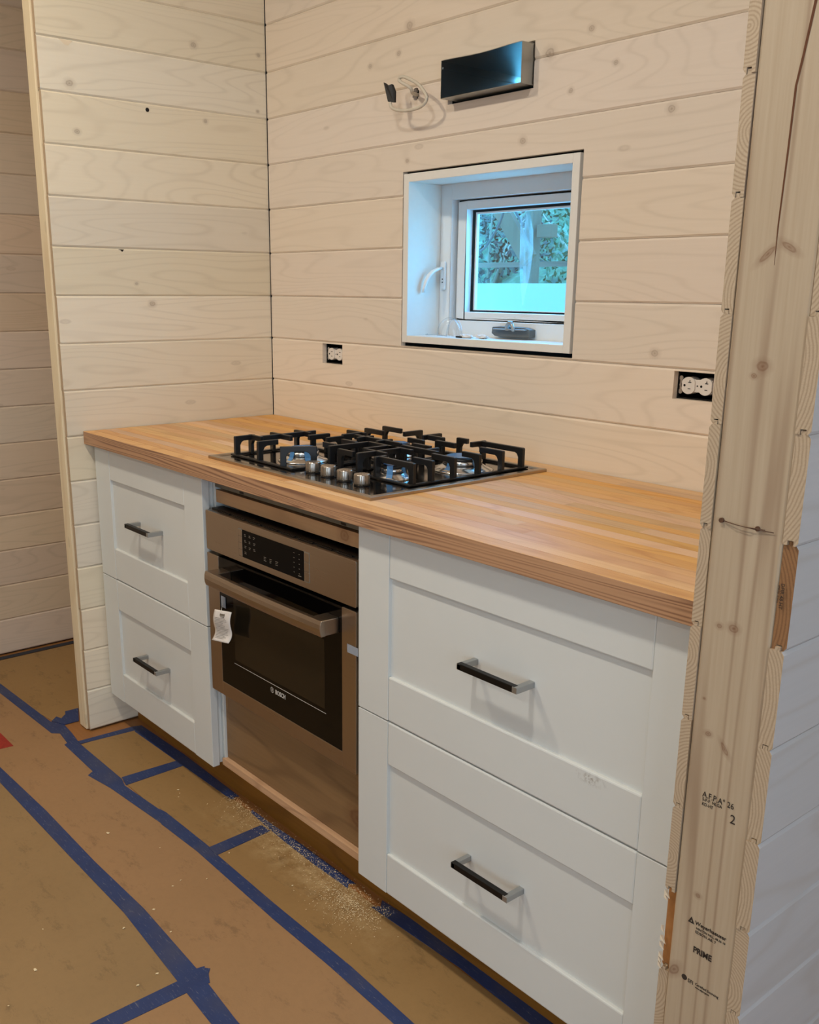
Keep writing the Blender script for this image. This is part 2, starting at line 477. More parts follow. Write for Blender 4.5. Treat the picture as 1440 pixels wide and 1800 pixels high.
# ------------------------------------------------------------------ helpers: geometry
class MB:
    def __init__(s):
        s.v, s.f, s.mi, s.sm = [], [], [], []

    def add(s, vs, fs, m=0, smooth=False):
        o = len(s.v)
        s.v += [tuple(x) for x in vs]
        for f in fs:
            s.f.append([o + i for i in f])
            s.mi.append(m)
            s.sm.append(smooth)
        return s

    def box(s, x0, y0, z0, x1, y1, z1, m=0):
        if x0 > x1: x0, x1 = x1, x0
        if y0 > y1: y0, y1 = y1, y0
        if z0 > z1: z0, z1 = z1, z0
        s.add([(x0, y0, z0), (x1, y0, z0), (x1, y1, z0), (x0, y1, z0), (x0, y0, z1), (x1, y0, z1), (x1, y1, z1),
               (x0, y1, z1)],
              [(3, 2, 1, 0), (4, 5, 6, 7), (0, 1, 5, 4), (1, 2, 6, 5), (2, 3, 7, 6), (3, 0, 4, 7)], m)
        return s

    def prism(s, poly, a0, a1, fn, m=0, mcap=None, smooth=False):
        """poly: list of (p,q); fn(p,q,a) -> xyz"""
        n = len(poly)
        vs = [fn(p, q, a0) for p, q in poly] + [fn(p, q, a1) for p, q in poly]
        s.add(vs, [(i, (i + 1) % n, n + (i + 1) % n, n + i) for i in range(n)], m, smooth)
        mc = m if mcap is None else mcap
        s.add(vs, [tuple(range(n - 1, -1, -1)), tuple(range(n, 2 * n))], mc)
        return s

    def lathe(s, prof, c, n=32, m=0, axis='z', smooth=True):
        """prof: list of (r,h)"""
        vs, fs = [], []
        for r, h in prof:
            for k in range(n):
                a = 2 * math.pi * k / n
                p = (r * math.cos(a), r * math.sin(a), h)
                if axis == 'y':
                    p = (p[0], h, p[1])
                if axis == 'x':
                    p = (h, p[0], p[1])
                vs.append((c[0] + p[0], c[1] + p[1], c[2] + p[2]))
        for j in range(len(prof) - 1):
            for k in range(n):
                fs.append((j * n + k, j * n + (k + 1) % n, (j + 1) * n + (k + 1) % n, (j + 1) * n + k))
        s.add(vs, fs, m, smooth)
        L = len(prof)
        s.add([vs[k] for k in range(n)], [tuple(range(n - 1, -1, -1))], m)
        s.add([vs[(L - 1) * n + k] for k in range(n)], [tuple(range(n))], m)
        return s

    def tube(s, pts, r, n=10, m=0, flat=None):
        pts = [Vector(p) for p in pts]
        rs = r if isinstance(r, (list, tuple)) else [r] * len(pts)
        vs, fs = [], []
        prev = None
        for i, p in enumerate(pts):
            t = (pts[min(i + 1, len(pts) - 1)] - pts[max(i - 1, 0)]).normalized()
            u = t.cross(Vector((0, 0, 1)))
            if u.length < .1:
                u = t.cross(Vector((0, 1, 0)))
            u.normalize()
            if prev is not None and u.dot(prev) < 0:
                u = -u
            prev = u
            w = t.cross(u).normalized()
            for k in range(n):
                a = 2 * math.pi * k / n
                fl = flat or 1
                vs.append(tuple(p + u * math.cos(a) * rs[i] + w * math.sin(a) * rs[i] * fl))
        for j in range(len(pts) - 1):
            for k in range(n):
                fs.append((j * n + k, j * n + (k + 1) % n, (j + 1) * n + (k + 1) % n, (j + 1) * n + k))
        fs += [tuple(range(n - 1, -1, -1)), tuple(range((len(pts) - 1) * n, len(pts) * n))]
        s.add(vs, fs, m, True)
        return s

    def build(s, name, mats, parent=None, bevel=0, kind=None, label=None, cat=None, group=None, seg=2):
        me = bpy.data.meshes.new(name)
        me.from_pydata(s.v, [], s.f)
        if not isinstance(mats, (list, tuple)):
            mats = [mats]
        for x in mats:
            me.materials.append(M[x] if isinstance(x, str) else x)
        for p, i, sm in zip(me.polygons, s.mi, s.sm):
            p.material_index = i
            p.use_smooth = sm
        me.update()
        import bmesh
        bm = bmesh.new()
        bm.from_mesh(me)
        bmesh.ops.remove_doubles(bm, verts=bm.verts, dist=1e-6)
        bmesh.ops.recalc_face_normals(bm, faces=bm.faces)
        bm.to_mesh(me)
        bm.free()
        o = bpy.data.objects.new(name, me)
        COL.objects.link(o)
        if parent:
            o.parent = parent
        if bevel:
            b = o.modifiers.new('b', 'BEVEL')
            b.width = bevel
            b.segments = seg
            b.limit_method = 'ANGLE'
        props(o, label, cat, group, kind)
        return o


def props(o, label=None, cat=None, group=None, kind=None):
    for k, v in (('label', label), ('category', cat), ('group', group), ('kind', kind)):
        if v:
            o[k] = v
    return o


def empty(name, label=None, cat=None, group=None, kind=None):
    o = bpy.data.objects.new(name, None)
    o.empty_display_size = .05
    COL.objects.link(o)
    return props(o, label, cat, group, kind)


def rects(x0, z0, x1, z1, holes):
    """rectangle minus holes -> list of rects"""
    xs = sorted(set([x0, x1] + [h for q in holes for h in (q[0], q[2]) if x0 < h < x1]))
    out = []
    for a, b in zip(xs, xs[1:]):
        zs = [(z0, z1)]
        for q in holes:
            if q[0] < b - 1e-6 and q[2] > a + 1e-6:
                nz = []
                for c, d in zs:
                    if q[3] <= c or q[1] >= d:
                        nz.append((c, d))
                        continue
                    if q[1] > c: nz.append((c, q[1]))
                    if q[3] < d: nz.append((q[3], d))
                zs = nz
        out += [(a, c, b, d) for c, d in zs]
    return out


def profile(t, h):
    e = .00015
    return [(0, .0044), (0, h - .0044), (.0032, h - e), (t * .34, h - e), (t * .34, h + .0045), (t * .66, h + .0045),
            (t * .66, h - e), (t, h - e), (t, e), (t * .7, e), (t * .7, .006), (t * .3, .006), (t * .3, e), (.0032, e)]


ZJ = lambda k: .0057 + .1271 * k
PT = .015

# ------------------------------------------------------------------ setting: floor, ceiling, walls
MB().box(-1.0, -4.6, -.05, 4.6, .2, 0).build('floor', 'floorwood', kind='structure')
MB().box(-1.0, -4.6, 2.6, 4.6, .2, 2.66).build('ceiling', 'ceiling', kind='structure')
MB().box(4.4, -4.6, 0, 4.5, .2, 2.6).build('wall_right', 'drywall', kind='structure')
MB().box(-1.0, -4.6, 0, 4.4, -4.5, 2.6).build('wall_front', 'drywall', kind='structure')

HOLE_WIN = (.6245, 1.1545, 1.2085, 1.5895)
HOLE_DUCT = (.785, 1.7275, 1.0575, 1.8225)
HOLE_O1 = (.2695, 1.0875, .3662, 1.1448)
HOLE_O2 = (1.4745, 1.0895, 1.5655, 1.1478)
HOLES = [HOLE_WIN, HOLE_DUCT, HOLE_O1, HOLE_O2]
mb = MB()
H2 = [HOLE_WIN, HOLE_DUCT]
for a, c, b, d in rects(-.9, 0, 4.4, 2.6, H2):
    mb.box(a, PT + .075, c, b, .19, d)
for a, c, b, d in rects(-.9, 0, 4.4, 2.6, HOLES):
    mb.box(a, PT, c, b, PT + .075, d)
wb = mb.build('wall_back', 'dark', kind='structure')


def back_plank(x0, x1, z0, z1, holes, name='plank'):
    mb = MB()
    e = .0003
    for a, c, b, d in rects(x0, z0, x1, z1, holes):
        bz, tz = abs(c - z0) < 1e-6, abs(d - z1) < 1e-6
        poly = []
        poly += [(0, c + .0044), ] if bz else [(0, c)]
        poly += [(0, d - .0044), (.0032, d - e), (PT, d - e)] if tz else [(0, d), (PT, d)]
        poly += [(PT, c + e), (.0032, c + e)] if bz else [(PT, c)]
        mb.prism(poly, a, b, lambda p, q, t: (t, p, q))
    return mb.build(name, 'plank_back', wb)


def round_hole(cx, cz, w, h):  # stepped approximation of the oval cable hole
    out = []
    n = 7
    for i in range(n):
        t0, t1 = -1 + 2 * i / n, -1 + 2 * (i + 1) / n
        tm = (t0 + t1) / 2
        hh = h / 2 * math.sqrt(1 - tm * tm)
        out.append((cx + t0 * w / 2, cz - hh, cx + t1 * w / 2, cz + hh))
    return out


CH = round_hole(.6690, 1.767, .024, .030)
mb = MB()
for k in range(-1, 20):
    z0, z1 = max(ZJ(k), 0.0), min(ZJ(k + 1), 2.6)
    if k < 0:
        z0 = 0.0
        z1 = ZJ(0)
        continue
    back_plank(.003, 1.986, z0, z1, HOLES + CH)
mb = MB()
mb.box(-.8, 0, 0, -.063, PT, 2.6).box(2.118, 0, 0, 4.4, PT, 2.6)
mb.build('wall_board', 'drywall', wb)


def side_planks(parent, x, sgn, ystart, yend, t, mat, matend, jit=0.0, kmin=0, kmax=20, special=None):
    """boards running along y on a plane x=const whose face looks towards sgn*x"""
    for k in range(kmin, kmax):
        h = .1271
        z0 = ZJ(k)
        if z0 + h > 2.6:
            h = 2.6 - z0 - .006
        y0 = ystart + (random.uniform(-jit, jit) if jit else 0)
        me = matend
        if special and k in special:
            y0 += special[k][0]
            me = special[k][1]
        mb = MB()
        mb.prism(profile(t, h), y0, yend, lambda p, q, a, z0=z0: (x - sgn * p, a, z0 + q), 0, 1)
        for q in range(2, 13):
            mb.mi[q] = 2
        mb.build('plank', [mat, me, 'stud'], parent)


# left partition
wl = MB().box(-.063, -.645, 0.004, -PT, .01, 2.6).build('wall_left', 'drywall', kind='structure')
side_planks(wl, 0, 1, -.684, -.0015, PT, 'plank_left', 'pine_end', .0012)
MB().box(-.0630, -.690, .004, -.0155, -.6455, 2.6).build('end_stud', 'trim_pine', wl, bevel=.002,
                                                      label='pale raw pine stud edge')
# small dark plug hole and chipped edges on the boards of the left partition
MB().lathe([(.0055, -.0002), (.0055, .0002)], (0.0003, -.389, 1.7693), 20, axis='x').build('screw_hole', 'dark', wl)
MB().add([(.0006, -.500, 1.4012), (.0006, -.482, 1.4010), (.0006, -.488, 1.3945), (.0006, -.492, 1.3985)],
         [(0, 1, 2, 3)]).build('chip', 'dark', wl)
MB().add([(.0006, -.628, 1.911), (.0006, -.590, 1.910), (.0006, -.603, 1.898), (.0006, -.612, 1.899)],
         [(0, 1, 2, 3)]).build('chip', 'splinter', wl)
# far wall beyond the passage
wf = MB().box(-.9, -4.5, 0, -.8 - PT, .0, 2.6).build('wall_far', 'dark', kind='structure')
for k in range(20):
    h = min(.1271, 2.6 - ZJ(k) - .006)
    z0 = ZJ(k)
    MB().prism(profile(PT, h), -3.0, -.0, lambda p, q, a, z0=z0: (-.8 - p, a, z0 + q)).build('plank', 'plank_far', wf)

# right partition: boards, stud, boards
wr = MB().box(2.004, -.640, 0.002, 2.0965, .012, 2.6).build('wall_partition', 'drywall', kind='structure')
side_planks(wr, 1.989, -1, -.6870, -.001, .0148, 'plank_right', 'pine_end', .0015,
            special={3: (.010, 'orange_wood'), 2: (.002, 'pine_end'), 12: (-.002, 'pine_end')})
side_planks(wr, 2.1155, 1, -.6895, -.001, .0185, 'plank_right', 'pine_end', .0018,
            special={7: (.003, 'pine_end_dark')})
st = MB()
r = .0035
poly = [(2.0045 + r, 0), (2.0965 - r, 0), (2.0965 - r * .3, r * .3), (2.0965, r), (2.0965, .038), (2.0045, .038),
        (2.0045, r), (2.0045 + r * .3, r * .3)]
st.prism(poly, .002, 2.598, lambda p, q, a: (p, -.687 + q, a))
stud = st.build('wall_stud', 'stud', None,
                label='raw spruce stud closing the end of the partition, ink stamped and split near the top', cat='stud')
# long drying crack in the stud
ck = MB()
pts = [(2.0660, 1.62, .0016), (2.0633, 1.589, .0016), (2.0565, 1.54, .0014), (2.0518, 1.511, .0013), (2.0506, 1.444, .0011),
       (2.0487, 1.369, .0008), (2.0491, 1.330, .0001)]
for (xa, za, wa), (xb, zb_, wb_) in zip(pts, pts[1:]):
    ck.add([(xa - wa, -.6873, za), (xa + wa, -.6873, za), (xb + wb_, -.6873, zb_), (xb - wb_, -.6873, zb_),
            (xa, -.6865, za), (xb, -.6865, zb_)], [(0, 1, 2, 3), (0, 4, 5, 3), (1, 4, 5, 2)])
ck.build('drying_crack', simple('crack_dark', lin(96, 56, 30), .9), stud)
# pale splinters around the torn board near the floor
sp = MB()
for z, L in ((.508, .010), (.503, .007), (.452, .006), (.436, .010), (.426, .008), (.409, .009), (.402, .006), (.394, .007)):
    x = 1.9885
    sp.add([(x, -.688, z + .004), (x, -.688, z - .003), (x + L, -.6885, z - .006), (x, -.680, z)],
           [(0, 1, 2), (0, 2, 3), (1, 3, 2), (0, 3, 1)])
sp.build('splinters', 'splinter', wr, kind='stuff')


# ------------------------------------------------------------------ lettering
def text(name, body, size, loc, rot, mat, parent, ext=.0002, sx=1.0, align='LEFT', bold=0.0):
    cu = bpy.data.curves.new(name, 'FONT')
    cu.body = body
    cu.size = size
    cu.extrude = ext
    cu.offset = bold
    cu.align_x = align
    cu.resolution_u = 3
    tmp = bpy.data.objects.new(name + '_tmp', cu)
    COL.objects.link(tmp)
    bpy.context.view_layer.update()
    dg = bpy.context.evaluated_depsgraph_get()
    me = bpy.data.meshes.new_from_object(tmp.evaluated_get(dg))
    bpy.data.objects.remove(tmp)
    o = bpy.data.objects.new(name, me)
    o.location = loc
    o.rotation_euler = rot
    o.scale = (sx, 1, 1)
    me.materials.clear()
    me.materials.append(M[mat])
    COL.objects.link(o)
    o.parent = parent
    return o


RX = math.radians(90)
YS = -.6874
text('grade_stamp', 'A.F.P.A° 26', .0115, (2.0295, YS, .6715), (RX, 0, 0), 'ink', stud, sx=.84)
text('grade_stamp', 'S-P-F  NLGA', .0062, (2.0300, YS, .6660), (RX, 0, 0), 'ink', stud, sx=.86)
text('grade_stamp', 'KD-HT', .0062, (2.0300, YS, .6595), (RX, 0, 0), 'ink', stud, sx=.86)
text('grade_stamp', '2', .0175, (2.0705, YS, .6520), (RX, 0, 0), 'ink', stud, sx=.9)
text('maker_stamp', 'Weyerhaeuser', .0078, (2.0385, YS, .4850), (RX, 0, 0), 'ink', stud, sx=.98, bold=.00012)
text('maker_stamp', 'HINTON MILL, 08.36 10', .0046, (2.0405, YS, .4785), (RX, 0, 0), 'ink', stud, sx=.92)
text('maker_stamp', 'EDSON AB. 7', .0056, (2.0398, YS, .4725), (RX, 0, 0), 'ink', stud, sx=.95)
text('grade_stamp', 'PRIME', .0125, (2.0395, YS, .4430), (RX, 0, 0), 'ink', stud, sx=.84, bold=.0004)
text('certification_stamp', 'SFI', .0082, (2.0362, YS, .3930), (RX, 0, 0), 'ink', stud, sx=.9)
text('certification_stamp', 'Certified Sourcing', .0052, (2.0475, YS, .3952), (RX, 0, 0), 'ink', stud, sx=.92)
text('certification_stamp', 'www.sfiprogram', .0040, (2.0480, YS, .3905), (RX, 0, 0), 'ink', stud, sx=.8)
lg = MB()
lg.add([(2.0275, YS, .4835), (2.0375, YS, .4835), (2.0325, YS, .4935), (2.0313, YS, .4855), (2.0337, YS, .4855),
        (2.0325, YS, .4885)], [(0, 1, 4, 3), (1, 2, 5, 4), (2, 0, 3, 5)])
lg.build('triangle_mark', 'ink', stud)
lg = MB()
lg.lathe([(.0042, 0), (.0042, .0002)], (2.0308, -.6874, .3970), 20, axis='y')
lg.build('round_mark', 'ink', stud)
text('board_stamp', 'DFIR 48 HT', .0062, (2.1015, -.6886, .9770), (RX, math.radians(90), 0), 'ink', wr, sx=1.02)
text('board_stamp', 'SPIB KD 19 MILL', .0026, (2.0985, -.6886, .9740), (RX, math.radians(90), 0), 'ink', wr, sx=1.2)

# brad nail and the bent wire on the stud
mb = MB()
mb.tube([(2.018, -.688, 1.0362), (2.035, -.692, 1.0352), (2.052, -.6925, 1.0346), (2.068, -.689, 1.0346), (2.074, -.6885, 1.0346)], .0005, 6)
mb.tube([(2.018, -.688, 1.0362), (2.040, -.6905, 1.0345), (2.060, -.690, 1.0336), (2.085, -.6885, 1.0335)], .0005, 6)
mb.lathe([(.0030, -.002), (.0030, .0015)], (2.018, -.6885, 1.0362), 14, axis='y')
mb.lathe([(.0030, -.001), (.0030, .001)], (2.0648, -.6885, 1.0345), 12, axis='y')
mb.build('bent_wire', simple('rusty_wire', lin(88, 58, 38), .6), None,
         label='thin rusty wire twisted around a nail on the face of the end stud', cat='wire')

# ------------------------------------------------------------------ window
win = empty('window_1', kind='structure')
Y0, Y1 = -.0025, .112
MB().box(.6305, Y0, 1.1645, .6500, Y1, 1.5835).build('liner_board', 'liner', win, bevel=.001)
MB().box(1.1815, Y0, 1.1645, 1.2015, Y1, 1.5835).build('liner_board', 'liner', win, bevel=.001)
MB().box(.6502, Y0, 1.5635, 1.1813, Y1, 1.5835).build('liner_board', 'liner', win, bevel=.001)
MB().box(.6502, Y0, 1.1645, 1.1813, Y1, 1.1825).build('liner_board', 'liner', win, bevel=.001)


def ring(x0, z0, x1, z1, w, y0, y1, wt=None, wb2=None):
    wt = wt or w
    wb2 = wb2 or w
    mb = MB()
    mb.box(x0, y0, z0, x0 + w, y1, z1)
    mb.box(x1 - w, y0, z0, x1, y1, z1)
    mb.box(x0 + w, y0, z1 - wt, x1 - w, y1, z1)
    mb.box(x0 + w, y0, z0, x1 - w, y1, z0 + wb2)
    return mb


ring(.630, 1.160, 1.202, 1.588, .060, .1125, .175, .063, .062).build('frame', 'vinyl', win, bevel=.0015)
ring(.6985, 1.227, 1.1335, 1.520, .032, .128, .168, .020, .017).build('sash', 'vinyl', win, bevel=.002)
ring(.690, 1.219, 1.142, 1.527, .0088, .140, .170).build('weather_seal', 'void', win)
ring(.7305, 1.244, 1.1015, 1.500, .009, .150, .158, .006, .004).build('glazing_gasket', 'void', win)
ring(.7395, 1.248, 1.0925, 1.494, .006, .152, .160, .005, .002).build('spacer_bar', 'vinyl', win)
MB().box(.735, .1525, 1.246, 1.098, .1565, 1.498).build('pane', 'pane', win)
# lock lever on the left jamb
mb = MB()
mb.box(.6605, .104, 1.300, .6765, .1123, 1.372)
mb.build('lever_base', 'vinyl', win, bevel=.003)
pts = [(.669, .100, 1.356), (.669, .085, 1.352), (.668, .070, 1.346), (.6665, .058, 1.336), (.6645, .050, 1.322), (.662, .046, 1.305), (.660, .044, 1.292)]
MB().tube(pts, [.005, .007, .0078, .008, .0078, .0072, .006], 12, flat=.6).build('lock_lever', 'vinyl', win)
mb = MB()
for z in (1.3555, 1.327, 1.319):
    mb.lathe([(.0018, 0), (.0018, .001)], (.6695, .1032, z), 10, axis='y')
mb.build('lever_screws', 'dark', win)
# crank operator on the bottom rail
mb = MB()
poly = [(.870, .012), (.872, .0275), (.900, .0300), (.980, .0285), (.998, .024), (.998, .005), (.902, .0035), (.880, .006)]
mb.prism(poly, .090, .1122, lambda p, q, a: (p, a, 1.183 + q))
op = mb.build('crank_operator', simple('grey_operator', lin(96, 102, 104), .4), win, bevel=.0015)
mb = MB()
mb.box(.886, .078, 1.2045, .990, .0898, 1.2075)
mb.tube([(.928, .084, 1.2055), (.934, .080, 1.216), (.941, .078, 1.222), (.950, .078, 1.222)], [.006, .006, .0055, .005], 10)
mb.tube([(.950, .078, 1.220), (.955, .078, 1.208), (.956, .078, 1.202)], [.0045, .005, .004], 10)
mb.build('crank_handle', 'alu', win, bevel=.0008)
# torn strip of protective film on the glass
mb = MB()
fl = [(.900, 1.492, .930), (.905, 1.44, .944), (.905, 1.40, .946), (.905, 1.36, .944), (.908, 1.32, .938), (.914, 1.29, .930), (.920, 1.262, .923)]
vs, fs = [], []
for i, (a, z, b) in enumerate(fl):
    for j in range(5):
        t = j / 4
        vs.append((a + (b - a) * t - .004, .1505 - .004 * math.sin(t * 3.1 + i) * .5 - .001 * (i % 2), z))
for i in range(len(fl) - 1):
    for j in range(4):
        fs.append((i * 5 + j, i * 5 + j + 1, i * 5 + 6 + j, i * 5 + 5 + j))
mb.add(vs, fs, 0, True)
mb.build('protective_film', 'film_clear', win)

# ------------------------------------------------------------------ things on the window sill
sg = empty('safety_glasses', 'clear plastic safety glasses lying folded at the left end of the window sill', 'glasses')
for (cx, cy, a0) in ((.745, .062, .45), (.792, .036, -.15)):
    mb = MB()
    vs, fs = [], []
    n1, n2 = 14, 6
    for i in range(n1 + 1):
        a = math.pi * i / n1
        for j in range(n2 + 1):
            b = math.pi / 2 * j / n2
            rr = .034
            px = math.cos(a) * rr * (1 if j == 0 else math.cos(b * .95))
            pz = math.sin(a) * .046 * math.cos(b * .9)
            py = -math.sin(b) * .012
            vs.append((cx + px * math.cos(a0) - py * math.sin(a0), cy + px * math.sin(a0) + py * math.cos(a0), 1.1832 + pz))
    for i in range(n1):
        for j in range(n2):
            fs.append((i * (n2 + 1) + j, i * (n2 + 1) + j + 1, (i + 1) * (n2 + 1) + j + 1, (i + 1) * (n2 + 1) + j))
    mb.add(vs, fs, 0, True)
    mb.build('lens', 'lens', sg)
    mb = MB()
    rim = [(cx + math.cos(math.pi * i / 14) * .0345 * math.cos(a0), cy + math.cos(math.pi * i / 14) * .0345 * math.sin(a0),
            1.184 + math.sin(math.pi * i / 14) * .0465) for i in range(15)]
    mb.tube(rim, .0008, 6)
    mb.build('rim', 'lens', sg)
MB().box(.812, .020, 1.1832, .832, .027, 1.1870).build('nose_pad', 'void', sg, bevel=.001)
mb = MB()
mb.tube([(.668, .055, 1.186), (.70, .020, 1.186), (.75, .012, 1.188), (.785, .014, 1.186)], .0015, 6)
mb.build('temple_arm', 'lens', sg)


def crumple(name, c, sx, sy, sz, mat, seed, label, cat, group=None):
    rd = random.Random(seed)
    mb = MB()
    n, m = 12, 7
    vs, fs = [], []
    for j in range(m):
        ph = math.pi * (j + .5) / m
        for i in range(n):
            th = 2 * math.pi * i / n
            k = rd.uniform(.65, 1.1)
            vs.append((c[0] + sx * math.cos(th) * math.sin(ph) * k, c[1] + sy * math.sin(th) * math.sin(ph) * k,
                       c[2] + max(sz * math.cos(ph) * k, -sz * .8) + sz * .8))
    for j in range(m - 1):
        for i in range(n):
            fs.append((j * n + i, j * n + (i + 1) % n, (j + 1) * n + (i + 1) % n, (j + 1) * n + i))
    fs += [tuple(range(n)), tuple(range((m - 1) * n, m * n))]
    mb.add(vs, fs)
    return mb.build(name, mat, None, label=label, cat=cat, group=group)


crumple('crumpled_wrapper', (.836, .035, 1.1827), .026, .012, .0055, 'white_paper', 3,
        'crumpled white wrapper on the sill beside the safety glasses', 'wrapper')
crumple('crumpled_tissue', (.885, .040, 1.1827), .024, .012, .006, 'white_paper', 5,
        'small wad of white tissue on the sill in front of the window crank', 'tissue')

# ------------------------------------------------------------------ duct and cable
du = empty('duct_stub', 'open rectangular sheet metal duct poking out of the board wall above the window', 'duct')
DX0, DX1, DZ0, DZ1, DY0, DY1 = .8035, 1.0560, 1.7345, 1.8150, -.040, .235
t = .0012


def sheet(name, quad_fn, mat='duct'):
    """thin sheet following quad_fn(u,v)->(inner point), with the outward offset as 2nd value"""
    mb = MB()
    nu, nv = 8, 6
    vi, vo = [], []
    for j in range(nv + 1):
        for i in range(nu + 1):
            p, nrm = quad_fn(i / nu, j / nv)
            vi.append(p)
            vo.append(tuple(p[k] + nrm[k] * t for k in range(3)))
    L = len(vi)
    fs = []
    for j in range(nv):
        for i in range(nu):
            a = j * (nu + 1) + i
            fs.append((a, a + 1, a + nu + 2, a + nu + 1))
            fs.append((L + a, L + a + nu + 1, L + a + nu + 2, L + a + 1))
    for i in range(nu):
        fs.append((i, L + i, L + i + 1, i + 1))
        a = nv * (nu + 1) + i
        fs.append((a, a + 1, L + a + 1, L + a))
    for j in range(nv):
        a = j * (nu + 1)
        fs.append((a, a + nu + 1, L + a + nu + 1, L + a))
        a += nu
        fs.append((a, L + a, L + a + nu + 1, a + nu + 1))
    mb.add(vi + vo, fs)
    return mb.build(name, mat, du)


bow = lambda u: -.0035 * math.sin(math.pi * u) ** 2
sheet('top_sheet', lambda u, v: ((DX0 + (DX1 - DX0) * u, DY0 + (DY1 - DY0) * v, DZ1 + bow(u) * (1 - v)), (0, 0, 1)))
sheet('bottom_sheet', lambda u, v: ((DX0 + (DX1 - DX0) * u, DY0 + (DY1 - DY0) * v, DZ0), (0, 0, -1)))
sheet('side_sheet', lambda u, v: ((DX0, DY0 + (DY1 - DY0) * u, DZ0 + (DZ1 - DZ0) * v), (-1, 0, 0)))
sheet('side_sheet', lambda u, v: ((DX1 - .004 * math.sin(u * 5) * (1 - u), DY0 + (DY1 - DY0) * u, DZ0 + (DZ1 - DZ0) * v), (1, 0, 0)))
MB().box(DX0, -.036, DZ1 - .017, DX0 + .0022, .230, DZ1 - .013).build('seam_lip', 'duct', du)

MB().box(DX0 + .026, .236, DZ0 - .004, DX1 + .004, .238, DZ1 + .006).build('sky_light_blocker', 'duct', du)  # added plate out of view, letting only a slit of sky light into the duct
ec = empty('electrical_cable', 'loop of white electrical cable sticking out of a drilled hole left of the duct', 'cable')
ctrl = [(.668, .06, 1.764), (.672, .010, 1.765), (.690, -.030, 1.763), (.700, -.045, 1.771), (.676, -.055, 1.786),
        (.669, -.055, 1.793), (.675, -.055, 1.797), (.690, -.052, 1.795), (.735, -.052, 1.774), (.760, -.052, 1.752), (.768, -.052, 1.738), (.760, -.053, 1.727),
        (.738, -.055, 1.720), (.700, -.058, 1.719), (.668, -.060, 1.724), (.648, -.060, 1.732), (.642, -.060, 1.744)]


def smooth_pts(P, n=6):
    P = [Vector(p) for p in P]
    out = []
    for i in range(len(P) - 1):
        p0, p1, p2, p3 = P[max(i - 1, 0)], P[i], P[i + 1], P[min(i + 2, len(P) - 1)]
        for k in range(n):
            t_ = k / n
            out.append(.5 * ((2 * p1) + (p2 - p0) * t_ + (2 * p0 - 5 * p1 + 4 * p2 - p3) * t_ ** 2 + (3 * p1 - p0 - 3 * p2 + p3) * t_ ** 3))
    out.append(P[-1])
    return out


MB().tube(smooth_pts(ctrl), .0040, 10).build('sheath', 'cable', ec)
mb = MB()
mb.add([(.638, -.064, 1.746), (.652, -.056, 1.743), (.652, -.054, 1.768), (.647, -.060, 1.785), (.640, -.066, 1.782), (.628, -.070, 1.790),
        (.640, -.058, 1.746), (.653, -.050, 1.744), (.653, -.050, 1.768), (.648, -.054, 1.784), (.641, -.060, 1.781), (.630, -.064, 1.789)],
       [(0, 1, 2, 3, 4, 5), (11, 10, 9, 8, 7, 6), (0, 6, 7, 1), (1, 7, 8, 2), (2, 8, 9, 3), (3, 9, 10, 4), (4, 10, 11, 5), (5, 11, 6, 0)])
mb.build('taped_end', 'black_tape', ec, label='black taped cable end')


# ------------------------------------------------------------------ outlets
def outlet(cx, cz, hole, tslot, label):
    e = empty('wall_outlet', label, 'outlet', 'outlets in the back wall')
    y = .022
    mb = MB()
    x0, z0, x1, z1 = hole
    g = .0008
    mb.box(x0 + g, PT + .001, z0 + g, x0 + .003, .070, z1 - g)
    mb.box(x1 - .003, PT + .001, z0 + g, x1 - g, .070, z1 - g)
    mb.box(x0 + .003, PT + .001, z0 + g, x1 - .003, .070, z0 + .003)
    mb.box(x0 + .003, PT + .001, z1 - .003, x1 - .003, .070, z1 - g)
    mb.box(x0 + g, .070, z0 + g, x1 - g, .073, z1 - g)
    mb.build('electrical_box', 'void', e)
    mb = MB()
    hw = (x1 - x0) / 2 - .002
    mb.box(cx - min(hw, cx - x0 - .001), y - .005, cz - .009, cx + min(hw, x1 - cx - .001), y - .0038, cz + .009)
    mb.lathe([(.004, 0), (.004, .003)], (cx - .0385, y - .0082, cz), 14, axis='y')
    for s in (-1, 1):
        mb.lathe([(.0048, 0), (.0048, .001)], (cx - .0405, y - .006, cz + s * .0135), 14, axis='y')
    mb.build('mounting_strap', 'chrome', e)
    mb = MB()
    mb.box(cx - .033, y - .0095, cz - .0125, cx + .033, y + .02, cz + .0125)
    for s in (-1, 1):
        ox = cx + s * .0192
        poly = []
        for k in range(28):
            a = 2 * math.pi * k / 28
            poly.append((ox + .0172 * max(-.86, min(.86, math.cos(a))), cz + .0172 * math.sin(a)))
        mb.prism(poly, y - .0125, y + .01, lambda p, q, a: (p, a, q))
    mb.build('receptacle', 'white_plastic', e, bevel=.0006)
    mb = MB()
    yf = y - .0126
    for s in (-1, 1):
        ox = cx + s * .0192
        mb.lathe([(.0025, 0), (.0025, .0004)], (ox - .0085, yf - .0002, cz), 12, axis='y')
        mb.box(ox - .0005, yf - .0002, cz + .0056, ox + .0068, yf + .0002, cz + .0072)
        mb.box(ox - .0005, yf - .0002, cz - .0072, ox + .0058, yf + .0002, cz - .0056)
        if tslot:
            mb.box(ox + .0024, yf - .0002, cz + .0072, ox + .0040, yf + .0002, cz + .0112)
    mb.lathe([(.0016, 0), (.0016, .0004)], (cx, y - .0099, cz), 10, axis='y')
    mb.build('slots', 'void', e)
    return e


outlet(.3190, 1.1155, HOLE_O1, False, 'small white double outlet in an open black box, left of the window')
outlet(1.5220, 1.1175, HOLE_O2, True, 'white double outlet with T slots in an open black box beside the right stud')

